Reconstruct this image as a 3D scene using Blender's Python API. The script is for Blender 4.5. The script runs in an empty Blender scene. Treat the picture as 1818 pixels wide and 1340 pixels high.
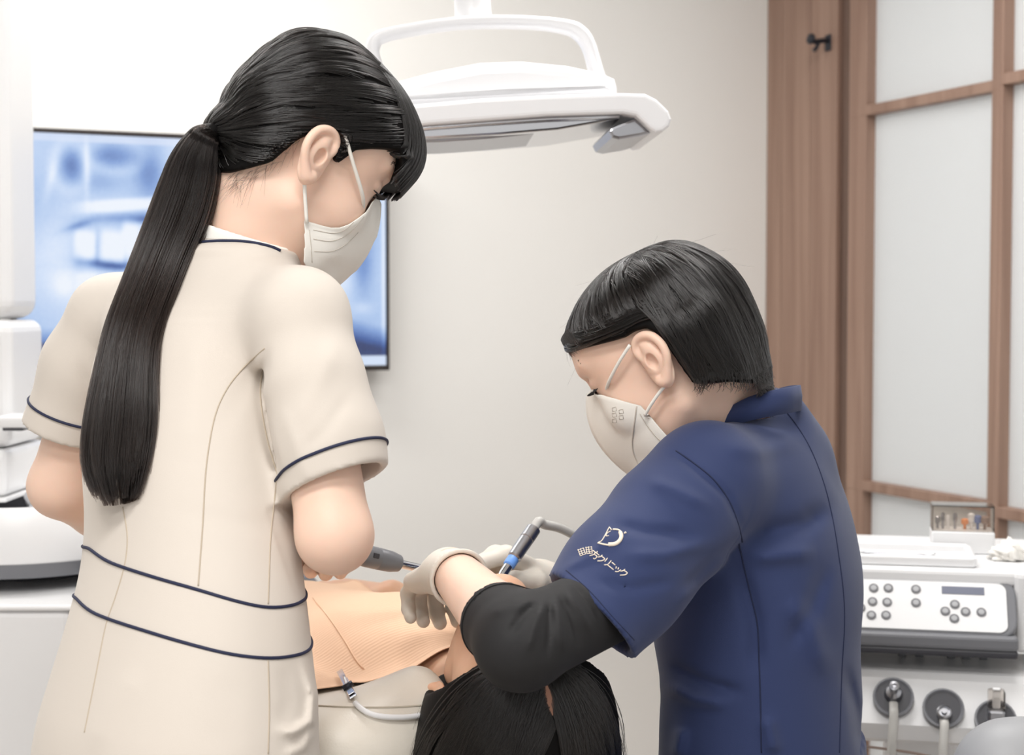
import bpy, bmesh, math, random
import numpy as np
from mathutils import Vector, Matrix
from mathutils.bvhtree import BVHTree

rng = np.random.default_rng(7)
random.seed(7)
SC = bpy.context.scene
COL = SC.collection

# ------------------------------------------------------------------ camera
FPX, IW, IH = 2750.0, 1818.0, 1340.0
CAMZ = 1.25
TH = math.atan(116 / FPX)
CT, ST = math.cos(TH), math.sin(TH)
cam_data = bpy.data.cameras.new('camera')
cam = bpy.data.objects.new('camera', cam_data)
COL.objects.link(cam)
cam.location = (0, 0, CAMZ)
cam.rotation_euler = (math.pi / 2 - TH, 0, 0)
cam_data.sensor_width = 36.0
cam_data.lens = 36.0 * FPX / IW
cam_data.clip_start = 0.05
cam_data.dof.use_dof = True
cam_data.dof.focus_distance = 1.66
cam_data.dof.aperture_fstop = 7.0
SC.camera = cam

# ------------------------------------------------------------------ world, lights, exposure
world = bpy.data.worlds.new('world')
SC.world = world
world.use_nodes = True
bg = world.node_tree.nodes['Background']
bg.inputs[0].default_value = (1.0, 0.985, 0.965, 1)
bg.inputs[1].default_value = 0.66
SC.view_settings.view_transform = 'Standard'
SC.view_settings.look = 'None'
SC.view_settings.gamma = 1.0
SC.view_settings.use_curve_mapping = False
SC.view_settings.exposure = 0.27
CEIL = 2.55
SC.cycles.max_bounces = 6; SC.cycles.diffuse_bounces = 3; SC.cycles.glossy_bounces = 3; SC.cycles.transmission_bounces = 4; SC.cycles.transparent_max_bounces = 6
SC.cycles.adaptive_threshold = 0.05

def area_light(x, y, z, sx, sy, power, rot=(0, 0, 0), colour=(1, 0.985, 0.965)):
    ld = bpy.data.lights.new('ceiling_lamp_light', 'AREA')
    ld.shape = 'RECTANGLE'; ld.size = sx; ld.size_y = sy
    ld.energy = power; ld.color = colour
    o = bpy.data.objects.new('ceiling_lamp_light', ld)
    o.location = (x, y, z); o.rotation_euler = rot
    COL.objects.link(o)
    return o

LAMPS = [(-1.0, 2.75, 1.1, 0.32, 20), (0.45, 2.35, 1.1, 0.32, 17), (-0.35, 0.55, 1.1, 0.32, 24), (-0.6, -0.8, 1.1, 0.32, 25)]
for lx, ly, sx, sy, pw in LAMPS:
    area_light(lx, ly, CEIL - 0.035, sx, sy, pw)

# ------------------------------------------------------------------ projection helpers (image pixel + depth -> point)
def P(px, py, d):
    x = (px - 909.0) / FPX * d
    v = -(py - 670.0) / FPX * d
    return np.array([x, d * CT + v * ST, CAMZ - d * ST + v * CT])

def PROJ(X, Y, Z):
    zz = Z - CAMZ
    d = Y * CT - zz * ST
    v = Y * ST + zz * CT
    d = np.maximum(d, 1e-3)
    return 909.0 + X / d * FPX, 670.0 - v / d * FPX, d

CAMP = Vector((0, 0, CAMZ))
def nrm(v):
    v = np.asarray(v, float)
    return v / np.linalg.norm(v)

# ------------------------------------------------------------------ materials
MATS = {}
def mat(name, col, rough=0.5, metal=0.0, spec=0.5, coat=0.0, sheen=0.0, sss=0.0, noise=None, bump=None, emit=None, trans=0.0, coat_rough=0.1):
    m = bpy.data.materials.new(name); m.use_nodes = True
    nt = m.node_tree; b = nt.nodes['Principled BSDF']
    b.inputs['Base Color'].default_value = (*col, 1)
    b.inputs['Roughness'].default_value = rough
    b.inputs['Metallic'].default_value = metal
    b.inputs['Specular IOR Level'].default_value = spec
    b.inputs['Coat Weight'].default_value = coat
    b.inputs['Coat Roughness'].default_value = coat_rough
    b.inputs['Sheen Weight'].default_value = sheen
    b.inputs['Transmission Weight'].default_value = trans
    if sss:
        b.inputs['Subsurface Weight'].default_value = sss
        b.inputs['Subsurface Radius'].default_value = (1.0, 0.4, 0.25)
        b.inputs['Subsurface Scale'].default_value = 0.008
    if noise:                       # (scale, amount, detail)
        tc = nt.nodes.new('ShaderNodeTexCoord'); nz = nt.nodes.new('ShaderNodeTexNoise')
        nz.inputs['Scale'].default_value = noise[0]; nz.inputs['Detail'].default_value = noise[2] if len(noise) > 2 else 4
        mx = nt.nodes.new('ShaderNodeMix'); mx.data_type = 'RGBA'
        mx.inputs[6].default_value = (*[c * (1 - noise[1]) for c in col], 1)
        mx.inputs[7].default_value = (*[min(1, c * (1 + noise[1])) for c in col], 1)
        nt.links.new(tc.outputs['Object'], nz.inputs['Vector'])
        nt.links.new(nz.outputs['Fac'], mx.inputs[0])
        nt.links.new(mx.outputs[2], b.inputs['Base Color'])
    if bump:                        # (scale, strength, distance)
        tc = nt.nodes.new('ShaderNodeTexCoord'); nz = nt.nodes.new('ShaderNodeTexNoise')
        nz.inputs['Scale'].default_value = bump[0]; nz.inputs['Detail'].default_value = 3
        bp = nt.nodes.new('ShaderNodeBump'); bp.inputs['Strength'].default_value = bump[1]; bp.inputs['Distance'].default_value = bump[2]
        nt.links.new(tc.outputs['Object'], nz.inputs['Vector'])
        nt.links.new(nz.outputs['Fac'], bp.inputs['Height'])
        nt.links.new(bp.outputs['Normal'], b.inputs['Normal'])
    if emit:
        b.inputs['Emission Color'].default_value = (*emit[0], 1)
        b.inputs['Emission Strength'].default_value = emit[1]
    MATS[name] = m
    return m

def lin(r, g, b):
    f = lambda c: (c / 255 / 12.92) if c / 255 <= 0.04045 else ((c / 255 + 0.055) / 1.055) ** 2.4
    return (f(r), f(g), f(b))

mat('wall_paint', lin(238, 236, 232), 0.85, noise=(3, 0.01), bump=(400, 0.05, 0.001))
mat('ceiling_paint', lin(238, 237, 234), 0.9)
mat('floor_vinyl', lin(186, 178, 170), 0.45, noise=(6, 0.05))
mat('white_plastic', lin(236, 236, 237), 0.32, spec=0.5)
mat('white_lamp_plastic', lin(240, 240, 242), 0.3, spec=0.5)
mat('grey_plastic', lin(120, 121, 126), 0.4)
mat('dark_plastic', lin(62, 62, 68), 0.4)
mat('black_rubber', lin(24, 24, 26), 0.5)
mat('chrome', lin(205, 206, 210), 0.16, metal=1.0)
mat('brushed_steel', lin(176, 177, 182), 0.3, metal=1.0)
mat('dark_metal', lin(58, 60, 68), 0.35, metal=0.7)
mat('black_bezel', lin(38, 30, 28), 0.35)
mat('skin', lin(236, 202, 182), 0.48, spec=0.4, sss=0.25, noise=(22, 0.045))
mat('skin_patient', lin(228, 182, 152), 0.5, spec=0.4, sss=0.25, noise=(22, 0.045))
mat('lip', lin(200, 130, 118), 0.45)
mat('beige_cloth', lin(211, 202, 192), 0.85, sheen=0.15, bump=(900, 0.12, 0.0006))
mat('white_cloth', lin(243, 240, 234), 0.85, sheen=0.1, bump=(900, 0.1, 0.0006))
mat('navy_trim', lin(30, 36, 66), 0.7)
mat('navy_cloth', lin(37, 51, 93), 0.8, sheen=0.12, bump=(1100, 0.15, 0.0006))
mat('navy_seam', lin(25, 34, 66), 0.85)
mat('beige_seam', lin(188, 174, 156), 0.9)
mat('black_cloth', lin(24, 23, 25), 0.75, sheen=0.0, bump=(1200, 0.1, 0.0005))
mat('mask_fabric', lin(236, 233, 226), 0.9, bump=(700, 0.12, 0.0005))
mat('mask_print', lin(196, 188, 178), 0.9)
mat('glove', lin(226, 219, 208), 0.55, spec=0.4, sss=0.08, bump=(90, 0.25, 0.0012))
mat('leather', lin(226, 219, 207), 0.42, spec=0.45, bump=(420, 0.22, 0.0008))
mat('leather_seam', lin(196, 186, 170), 0.7)
mat('trousers_grey', lin(96, 98, 104), 0.85)
mat('shoe_white', lin(230, 230, 230), 0.5)
mat('stool_grey', lin(166, 167, 170), 0.5, bump=(300, 0.1, 0.0006))
mat('embroidery', lin(240, 226, 208), 0.8, bump=(1500, 0.4, 0.0006))
mat('hose_grey', lin(196, 194, 190), 0.45)
mat('blue_ring', lin(110, 160, 235), 0.4)
mat('hair_base', (0.004, 0.0035, 0.0035), 0.6, spec=0.12)
mat('tie_black', (0.012, 0.011, 0.012), 0.7)
mat('scalp', lin(160, 116, 96), 0.6)
mat('bur_orange', lin(236, 160, 110), 0.5)
mat('bur_blue', lin(120, 136, 180), 0.5)
mat('bur_brown', lin(160, 140, 130), 0.5)
mat('display_grey', lin(120, 124, 140), 0.3)
mat('button_grey', lin(176, 177, 180), 0.45)
mat('button_ring', lin(120, 120, 124), 0.45)
mat('lamp_emit', (1, 1, 1), 0.5, emit=((1, 0.97, 0.93), 4.0))

def hair_material(name, tint=(0.005, 0.0042, 0.004), ior=1.52):
    m = bpy.data.materials.new(name); m.use_nodes = True
    nt = m.node_tree
    for n in list(nt.nodes): nt.nodes.remove(n)
    out = nt.nodes.new('ShaderNodeOutputMaterial')
    h = nt.nodes.new('ShaderNodeBsdfHairPrincipled')
    h.parametrization = 'COLOR'
    h.inputs['Color'].default_value = (*tint, 1)
    h.inputs['Roughness'].default_value = 0.14
    h.inputs['Radial Roughness'].default_value = 0.36
    h.inputs['IOR'].default_value = ior
    for k in ('Random Roughness',):
        if k in h.inputs: h.inputs[k].default_value = 0.2
    nt.links.new(h.outputs[0], out.inputs['Surface'])
    MATS[name] = m
hair_material('hair_black')
hair_material('hair_brown', (0.010, 0.007, 0.006), 1.38)

def wood_material(name, c1, c2, axis_scale=(30, 30, 1.2)):
    m = bpy.data.materials.new(name); m.use_nodes = True
    nt = m.node_tree; b = nt.nodes['Principled BSDF']
    tc = nt.nodes.new('ShaderNodeTexCoord'); mp = nt.nodes.new('ShaderNodeMapping')
    mp.inputs['Scale'].default_value = axis_scale
    nz = nt.nodes.new('ShaderNodeTexNoise'); nz.inputs['Scale'].default_value = 1.0; nz.inputs['Detail'].default_value = 6
    nz.inputs['Distortion'].default_value = 0.6
    cr = nt.nodes.new('ShaderNodeValToRGB')
    cr.color_ramp.elements[0].position = 0.3; cr.color_ramp.elements[0].color = (*c1, 1)
    cr.color_ramp.elements[1].position = 0.75; cr.color_ramp.elements[1].color = (*c2, 1)
    nt.links.new(tc.outputs['Object'], mp.inputs['Vector']); nt.links.new(mp.outputs[0], nz.inputs['Vector'])
    nt.links.new(nz.outputs['Fac'], cr.inputs[0]); nt.links.new(cr.outputs[0], b.inputs['Base Color'])
    b.inputs['Roughness'].default_value = 0.5
    MATS[name] = m
wood_material('walnut', lin(136, 107, 92), lin(166, 137, 120))
wood_material('walnut_dark', lin(88, 68, 58), lin(112, 88, 76))

def frosted(name):
    m = bpy.data.materials.new(name); m.use_nodes = True
    nt = m.node_tree
    for n in list(nt.nodes): nt.nodes.remove(n)
    out = nt.nodes.new('ShaderNodeOutputMaterial')
    d = nt.nodes.new('ShaderNodeBsdfDiffuse'); d.inputs[0].default_value = (*lin(244, 246, 247), 1)
    t = nt.nodes.new('ShaderNodeBsdfTranslucent'); t.inputs[0].default_value = (*lin(248, 250, 251), 1)
    g = nt.nodes.new('ShaderNodeBsdfGlossy'); g.inputs['Roughness'].default_value = 0.35
    m1 = nt.nodes.new('ShaderNodeMixShader'); m1.inputs[0].default_value = 0.5
    m2 = nt.nodes.new('ShaderNodeMixShader'); m2.inputs[0].default_value = 0.04
    nt.links.new(d.outputs[0], m1.inputs[1]); nt.links.new(t.outputs[0], m1.inputs[2])
    nt.links.new(m1.outputs[0], m2.inputs[1]); nt.links.new(g.outputs[0], m2.inputs[2])
    nt.links.new(m2.outputs[0], out.inputs['Surface'])
    MATS[name] = m
frosted('frosted_glass')

def clear_plastic(name):
    m = bpy.data.materials.new(name); m.use_nodes = True
    nt = m.node_tree
    for n in list(nt.nodes): nt.nodes.remove(n)
    out = nt.nodes.new('ShaderNodeOutputMaterial')
    t = nt.nodes.new('ShaderNodeBsdfTransparent'); t.inputs[0].default_value = (0.93, 0.90, 0.87, 1)
    g = nt.nodes.new('ShaderNodeBsdfGlossy'); g.inputs['Roughness'].default_value = 0.1
    fr = nt.nodes.new('ShaderNodeFresnel'); fr.inputs[0].default_value = 1.45
    mx = nt.nodes.new('ShaderNodeMixShader')
    nt.links.new(fr.outputs[0], mx.inputs[0]); nt.links.new(t.outputs[0], mx.inputs[1]); nt.links.new(g.outputs[0], mx.inputs[2])
    nt.links.new(mx.outputs[0], out.inputs['Surface'])
    MATS[name] = m
clear_plastic('clear_plastic')

def bib_material():
    m = mat('bib_paper', lin(252, 212, 180), 0.8)
    nt = m.node_tree; b = nt.nodes['Principled BSDF']
    tc = nt.nodes.new('ShaderNodeTexCoord')
    w = nt.nodes.new('ShaderNodeTexWave'); w.wave_type = 'BANDS'; w.bands_direction = 'Y'
    w.inputs['Scale'].default_value = 75; w.inputs['Distortion'].default_value = 1.5; w.inputs['Detail'].default_value = 1
    bp = nt.nodes.new('ShaderNodeBump'); bp.inputs['Strength'].default_value = 0.28; bp.inputs['Distance'].default_value = 0.0010
    nt.links.new(tc.outputs['UV'], w.inputs['Vector']); nt.links.new(w.outputs['Fac'], bp.inputs['Height'])
    nt.links.new(bp.outputs[0], b.inputs['Normal'])
bib_material()

# ------------------------------------------------------------------ object helpers
def link(o, parent=None):
    COL.objects.link(o)
    if parent is not None:
        o.parent = parent
    return o

def tag(o, label, cat=None, group=None, kind=None):
    if label: o['label'] = label
    if cat: o['category'] = cat
    if group: o['group'] = group
    if kind: o['kind'] = kind
    return o

def mesh_obj(name, verts, faces, material, parent=None, smooth=True):
    me = bpy.data.meshes.new(name)
    me.from_pydata([tuple(map(float, v)) for v in verts], [], [tuple(map(int, f)) for f in faces])
    me.materials.append(MATS[material] if isinstance(material, str) else material)
    if smooth:
        me.polygons.foreach_set('use_smooth', [True] * len(me.polygons))
    me.update()
    return link(bpy.data.objects.new(name, me), parent)

def big_mesh_obj(name, verts, quads, material, parent=None):
    """numpy quads -> mesh, quickly"""
    me = bpy.data.meshes.new(name)
    n, m = len(verts), len(quads)
    me.vertices.add(n); me.vertices.foreach_set('co', np.ascontiguousarray(verts, np.float32).ravel())
    me.loops.add(m * 4); me.loops.foreach_set('vertex_index', np.ascontiguousarray(quads, np.int32).ravel())
    me.polygons.add(m)
    me.polygons.foreach_set('loop_start', np.arange(0, 4 * m, 4, dtype=np.int32))
    me.polygons.foreach_set('use_smooth', np.ones(m, bool))
    me.update(calc_edges=True); me.validate()
    me.materials.append(MATS[material])
    return link(bpy.data.objects.new(name, me), parent)

def bm_obj(name, bm, material, parent=None, smooth=False, matrix=None):
    me = bpy.data.meshes.new(name)
    bmesh.ops.recalc_face_normals(bm, faces=bm.faces)
    if matrix is not None: bm.transform(matrix)
    bm.to_mesh(me); bm.free()
    me.materials.append(MATS[material])
    if smooth: me.polygons.foreach_set('use_smooth', [True] * len(me.polygons))
    me.update()
    return link(bpy.data.objects.new(name, me), parent)

def empty(name, loc=(0, 0, 0)):
    o = bpy.data.objects.new(name, None); o.location = loc
    COL.objects.link(o)
    return o

def frame_m(o, x, y, z):
    m = Matrix.Identity(4)
    for i in range(3):
        m[i][0] = x[i]; m[i][1] = y[i]; m[i][2] = z[i]; m[i][3] = o[i]
    return m

def box(name, lo, hi, material, parent=None, bevel=0.004, matrix=None, seg=2):
    bm = bmesh.new()
    bmesh.ops.create_cube(bm, size=1)
    for v in bm.verts:
        for i in range(3):
            v.co[i] = lo[i] if v.co[i] < 0 else hi[i]
    if bevel:
        b = min(bevel, 0.45 * min(hi[i] - lo[i] for i in range(3)))
        bmesh.ops.bevel(bm, geom=list(bm.edges), offset=b, segments=seg, profile=0.5, affect='EDGES')
    return bm_obj(name, bm, material, parent, smooth=False, matrix=matrix)

def prism(name, outline, t0, t1, material, parent=None, bevel=0.003, matrix=None, seg=2, smooth=False):
    """outline [(x, z)] in local xz, extruded along local y from t0 to t1"""
    bm = bmesh.new()
    a = [bm.verts.new((x, t0, z)) for x, z in outline]
    b = [bm.verts.new((x, t1, z)) for x, z in outline]
    n = len(outline)
    bm.faces.new(a); bm.faces.new(b[::-1])
    for i in range(n):
        bm.faces.new((a[i], b[i], b[(i + 1) % n], a[(i + 1) % n]))
    if bevel:
        bm.normal_update()
        caps = [e for e in bm.edges if abs(e.verts[0].co.y - e.verts[1].co.y) < 1e-9]
        bmesh.ops.bevel(bm, geom=caps, offset=bevel, segments=seg, profile=0.5, affect='EDGES')
    return bm_obj(name, bm, material, parent, smooth=smooth, matrix=matrix)

def catmull(pts, n):
    pts = np.asarray(pts, float)
    if len(pts) < 3:
        t = np.linspace(0, 1, n)[:, None]
        return pts[0] * (1 - t) + pts[-1] * t
    p = np.vstack([2 * pts[0] - pts[1], pts, 2 * pts[-1] - pts[-2]])
    seg = len(pts) - 1
    out = []
    for t in np.linspace(0, seg, n):
        i = min(int(t), seg - 1); f = t - i
        p0, p1, p2, p3 = p[i], p[i + 1], p[i + 2], p[i + 3]
        out.append(0.5 * (2 * p1 + (p2 - p0) * f + (2 * p0 - 5 * p1 + 4 * p2 - p3) * f * f + (3 * p1 - p0 - 3 * p2 + p3) * f ** 3))
    return np.array(out)

def tube_geo(path, r, sides=10, closed=False, flat=None):
    path = np.asarray(path, float); n = len(path)
    r = np.broadcast_to(np.asarray(r, float), (n,))
    tang = np.gradient(path, axis=0) if not closed else (np.roll(path, -1, 0) - np.roll(path, 1, 0))
    tang /= np.linalg.norm(tang, axis=1)[:, None] + 1e-12
    up = np.array([0, 0, 1.0]) if abs(tang[0][2]) < 0.9 else np.array([1.0, 0, 0])
    V = []
    nv = up - tang[0] * up.dot(tang[0]); nv /= np.linalg.norm(nv)
    for i in range(n):
        nv = nv - tang[i] * nv.dot(tang[i]); nv /= np.linalg.norm(nv) + 1e-12
        bv = np.cross(tang[i], nv)
        for k in range(sides):
            a = 2 * math.pi * k / sides
            V.append(path[i] + r[i] * (math.cos(a) * nv + math.sin(a) * bv))
    Fc = []
    for i in range(n if closed else n - 1):
        j = (i + 1) % n
        for k in range(sides):
            l = (k + 1) % sides
            Fc.append((i * sides + k, i * sides + l, j * sides + l, j * sides + k))
    if not closed:
        Fc.append(tuple(range(sides))[::-1]); Fc.append(tuple((n - 1) * sides + k for k in range(sides)))
    return V, Fc

def tube(name, path, r, material, parent=None, sides=10, closed=False):
    V, Fc = tube_geo(path, r, sides, closed)
    return mesh_obj(name, V, Fc, material, parent)

def multi_tube(name, paths, r, material, parent=None, sides=6):
    V, Fc = [], []
    for p in paths:
        v, f = tube_geo(p, r, sides)
        o = len(V); V += v; Fc += [tuple(i + o for i in q) for q in f]
    return mesh_obj(name, V, Fc, material, parent)

def lathe(name, prof, material, parent=None, matrix=None, sides=28, smooth=True):
    """prof [(r, z)] about local z"""
    V, Fc = [], []
    for r, z in prof:
        for k in range(sides):
            a = 2 * math.pi * k / sides
            V.append((r * math.cos(a), r * math.sin(a), z))
    for i in range(len(prof) - 1):
        for k in range(sides):
            l = (k + 1) % sides
            Fc.append((i * sides + k, i * sides + l, (i + 1) * sides + l, (i + 1) * sides + k))
    if prof[0][0] > 1e-6: Fc.append(tuple(range(sides))[::-1])
    if prof[-1][0] > 1e-6: Fc.append(tuple((len(prof) - 1) * sides + k for k in range(sides)))
    if matrix is not None:
        V = [tuple(matrix @ Vector(v)) for v in V]
    o = mesh_obj(name, V, Fc, material, parent, smooth)
    if smooth:
        o.data.set_sharp_from_angle(angle=math.radians(35))
    return o

def axis_frame(a, b):
    """matrix whose z runs a -> b, origin a"""
    a = np.asarray(a, float); z = nrm(np.asarray(b, float) - a)
    x = nrm(np.cross([0, 0, 1.0] if abs(z[2]) < 0.95 else [1.0, 0, 0], z)); y = np.cross(z, x)
    return frame_m(a, x, y, z)

# ------------------------------------------------------------------ distance-field modelling
class Field:
    def __init__(s, lo, hi, h):
        s.lo = np.asarray(lo, float); s.h = h
        s.n = np.ceil((np.asarray(hi, float) - s.lo) / h).astype(int) + 1
        s.F = np.full(s.n, 0.5, np.float32)
    def block(s, lo, hi):
        i0 = np.clip(np.floor((np.asarray(lo) - s.lo) / s.h).astype(int), 0, s.n)
        i1 = np.clip(np.ceil((np.asarray(hi) - s.lo) / s.h).astype(int) + 1, 0, s.n)
        sl = tuple(slice(a, b) for a, b in zip(i0, i1))
        ax = [(s.lo[k] + s.h * np.arange(i0[k], i1[k])).astype(np.float32) for k in range(3)]
        return sl, ax[0][:, None, None], ax[1][None, :, None], ax[2][None, None, :]
    def put(s, fn, lo, hi, k=0.0, op='u'):
        pad = k + 3 * s.h + 0.004
        sl, X, Y, Z = s.block(np.asarray(lo) - pad, np.asarray(hi) + pad)
        a = s.F[sl]
        if a.size == 0: return
        d = np.broadcast_to(fn(X, Y, Z), a.shape).astype(np.float32)
        if op == 'u':
            r = np.minimum(a, d)
            if k > 0:
                h = np.maximum(k - np.abs(a - d), 0) / k
                r = r - h * h * (k * 0.25)
        elif op == 's':                       # subtract
            r = np.maximum(a, -d)
            if k > 0:
                h = np.maximum(k - np.abs(a + d), 0) / k
                r = r + h * h * (k * 0.25)
        elif op == 'i':
            r = np.maximum(a, d)
        elif op == 'add':
            r = a + d
        s.F[sl] = r
    def cone(s, a, b, ra, rb, k=0.0, op='u'):
        a = np.asarray(a, float); b = np.asarray(b, float); R = max(ra, rb)
        def fn(X, Y, Z):
            ba = b - a; L2 = float(ba.dot(ba)) + 1e-12
            t = np.clip(((X - a[0]) * ba[0] + (Y - a[1]) * ba[1] + (Z - a[2]) * ba[2]) / L2, 0, 1)
            dx = X - a[0] - t * ba[0]; dy = Y - a[1] - t * ba[1]; dz = Z - a[2] - t * ba[2]
            return np.sqrt(dx * dx + dy * dy + dz * dz) - (ra + (rb - ra) * t)
        s.put(fn, np.minimum(a, b) - R, np.maximum(a, b) + R, k, op)
    def chain(s, pts, rs, k=0.0, op='u'):
        for i in range(len(pts) - 1):
            s.cone(pts[i], pts[i + 1], rs[i], rs[i + 1], k, op)
    def ell(s, c, axes, rad, k=0.0, op='u'):
        c = np.asarray(c, float); A = [np.asarray(v, float) for v in axes]; R = max(rad)
        def fn(X, Y, Z):
            q = 0; 
            for v, r in zip(A, rad):
                u = ((X - c[0]) * v[0] + (Y - c[1]) * v[1] + (Z - c[2]) * v[2]) / r
                q = q + u * u
            q = np.sqrt(q)
            return (q - 1) * min(rad) * (0.5 + 0.5 / np.maximum(q, 0.5)) if False else (q - 1) * min(rad)
        s.put(fn, c - R, c + R, k, op)
    def plane(s, p, n, lo, hi):
        """cut away the side the normal points to"""
        p = np.asarray(p, float); n = nrm(n)
        s.put(lambda X, Y, Z: (X - p[0]) * n[0] + (Y - p[1]) * n[1] + (Z - p[2]) * n[2], lo, hi, 0, 'i')
    def column(s, rows, k=0.0, p=2.3, shrink=0.0, op='u'):
        """rows: (cx, cy, cz, a, b, yaw) sorted by cz; a along body right, b along body forward"""
        rows = sorted(rows, key=lambda r: r[2]); R_ = np.array(rows, float)
        z0, z1 = R_[0, 2], R_[-1, 2]
        m = max(R_[:, 3].max(), R_[:, 4].max())
        lo = [R_[:, 0].min() - m, R_[:, 1].min() - m, z0]; hi = [R_[:, 0].max() + m, R_[:, 1].max() + m, z1]
        zs = np.linspace(z0, z1, 80)
        # smooth interpolation of the rows
        def sm(col):
            v = np.interp(zs, R_[:, 2], R_[:, col])
            ker = np.ones(9) / 9
            return np.convolve(np.pad(v, 4, mode='edge'), ker, 'valid')
        cols = [sm(c) for c in (0, 1, 3, 4, 5)]
        def fn(X, Y, Z):
            cx, cy, a, b, yw = [np.interp(Z, zs, c) for c in cols]
            a = a - shrink; b = b - shrink
            cr, sr = np.cos(yw), np.sin(yw)
            u = (X - cx) * cr - (Y - cy) * sr
            v = (X - cx) * sr + (Y - cy) * cr
            q = (np.abs(u / a) ** p + np.abs(v / b) ** p) ** (1 / p)
            d = (q - 1) * np.minimum(a, b)
            return np.maximum(np.maximum(d, z0 - Z), Z - z1)
        s.put(fn, lo, hi, k, op)
    def crease(s, poly, wpx, amp, d0, d1):
        """raise (amp > 0) or press in (amp < 0) a fold that follows a line traced on the cloth, between two depths"""
        poly = np.asarray(poly, float)
        c = []
        for q in poly:
            for d in (d0, d1):
                for ox in (-3 * wpx, 3 * wpx):
                    for oy in (-3 * wpx, 3 * wpx):
                        c.append(P(q[0] + ox, q[1] + oy, d))
        c = np.array(c)
        def fn(X, Y, Z):
            X, Y, Z = np.broadcast_arrays(X, Y, Z)
            px, py, d = PROJ(X, Y, Z)
            best = np.full(X.shape, 1e9); tt = np.zeros(X.shape)
            nseg = len(poly) - 1
            for i in range(nseg):
                a, b = poly[i], poly[i + 1]; ba = b - a; L2 = ba.dot(ba)
                t = np.clip(((px - a[0]) * ba[0] + (py - a[1]) * ba[1]) / L2, 0, 1)
                e = (px - a[0] - t * ba[0]) ** 2 + (py - a[1] - t * ba[1]) ** 2
                m = e < best
                best[m] = e[m]; tt[m] = (i + t[m]) / nseg
            w = np.exp(-best / (wpx * wpx)) * (d > d0) * (d < d1)
            fade = np.minimum(1, 4 * np.minimum(tt, 1 - tt) + 0.15)
            return -amp * w * fade
        s.put(fn, c.min(0), c.max(0), 0, 'add')
    def mesh(s):
        F = s.F
        ins = F < 0
        nx, ny, nz = np.array(F.shape) - 1
        cnt = np.zeros((nx, ny, nz), np.uint8)
        for i in (0, 1):
            for j in (0, 1):
                for k in (0, 1):
                    cnt += ins[i:i + nx, j:j + ny, k:k + nz]
        act = (cnt > 0) & (cnt < 8)
        idx = np.argwhere(act)
        vid = np.full((nx, ny, nz), -1, np.int32); vid[act] = np.arange(len(idx), dtype=np.int32)
        off = np.array([(i, j, k) for i in (0, 1) for j in (0, 1) for k in (0, 1)])
        vals = np.stack([F[idx[:, 0] + o[0], idx[:, 1] + o[1], idx[:, 2] + o[2]] for o in off], 1).astype(np.float64)
        acc = np.zeros((len(idx), 3)); num = np.zeros(len(idx))
        for a in range(8):
            for b in range(a + 1, 8):
                if np.abs(off[a] - off[b]).sum() != 1: continue
                va, vb = vals[:, a], vals[:, b]
                m = (va < 0) != (vb < 0)
                t = va[m] / (va[m] - vb[m])
                acc[m] += off[a] + t[:, None] * (off[b] - off[a]); num[m] += 1
        V = s.lo + s.h * (idx + acc / np.maximum(num, 1)[:, None])
        Q = []
        for ax in range(3):
            sl0 = [slice(1, -1)] * 3; sl0[ax] = slice(0, -1)
            sl1 = [slice(1, -1)] * 3; sl1[ax] = slice(1, None)
            A = ins[tuple(sl0)]; B = ins[tuple(sl1)]
            ch = np.argwhere(A != B)
            if not len(ch): continue
            sgn = A[ch[:, 0], ch[:, 1], ch[:, 2]]
            base = ch + 1; base[:, ax] -= 1
            u, v = (ax + 1) % 3, (ax + 2) % 3
            def cell(du, dv):
                c = base.copy(); c[:, u] -= du; c[:, v] -= dv
                return vid[c[:, 0], c[:, 1], c[:, 2]]
            q = np.stack([cell(1, 1), cell(0, 1), cell(0, 0), cell(1, 0)], 1)
            q[~sgn] = q[~sgn][:, ::-1]
            Q.append(q)
        Q = np.concatenate(Q)
        Q = Q[(Q >= 0).all(1)]
        return V, Q

def merge_geo(parts):
    V, Q, o = [], [], 0
    for v, q in parts:
        V.append(v); Q.append(q + o); o += len(v)
    return np.concatenate(V), np.concatenate(Q)

def relax(V, Q, it=2, lam=0.5):
    """a little Laplacian smoothing of a quad mesh"""
    E = np.concatenate([Q[:, [0, 1]], Q[:, [1, 2]], Q[:, [2, 3]], Q[:, [3, 0]]])
    E = np.concatenate([E, E[:, ::-1]])
    for _ in range(it):
        acc = np.zeros_like(V); n = np.zeros(len(V))
        for c in range(3): acc[:, c] = np.bincount(E[:, 0], V[E[:, 1], c], len(V))
        n = np.bincount(E[:, 0], minlength=len(V))
        V = V + lam * (acc / np.maximum(n, 1)[:, None] - V)
    return V

def bvh_of(V, Q):
    return BVHTree.FromPolygons([tuple(v) for v in V.tolist()], Q.tolist())

def on_surface(bvh, pts, lift=0.0):
    """trace image points onto a garment that already stands in the scene"""
    out = []
    for px, py in pts:
        q = Vector(P(px, py, 1.0)) - CAMP
        hit = bvh.ray_cast(CAMP, q.normalized(), 6.0)
        if hit[0] is not None:
            out.append(np.array(hit[0] + hit[1] * lift * (1 if hit[1].dot(q) < 0 else -1)))
    return np.array(out)

def dense(pts, step=4.0):
    pts = np.asarray(pts, float)
    c = catmull(pts, len(pts) * 12)
    L = np.concatenate([[0], np.cumsum(np.linalg.norm(np.diff(c, axis=0), axis=1))])
    n = max(3, int(L[-1] / step))
    t = np.linspace(0, L[-1], n)
    return np.stack([np.interp(t, L, c[:, i]) for i in range(c.shape[1])], 1)

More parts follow.
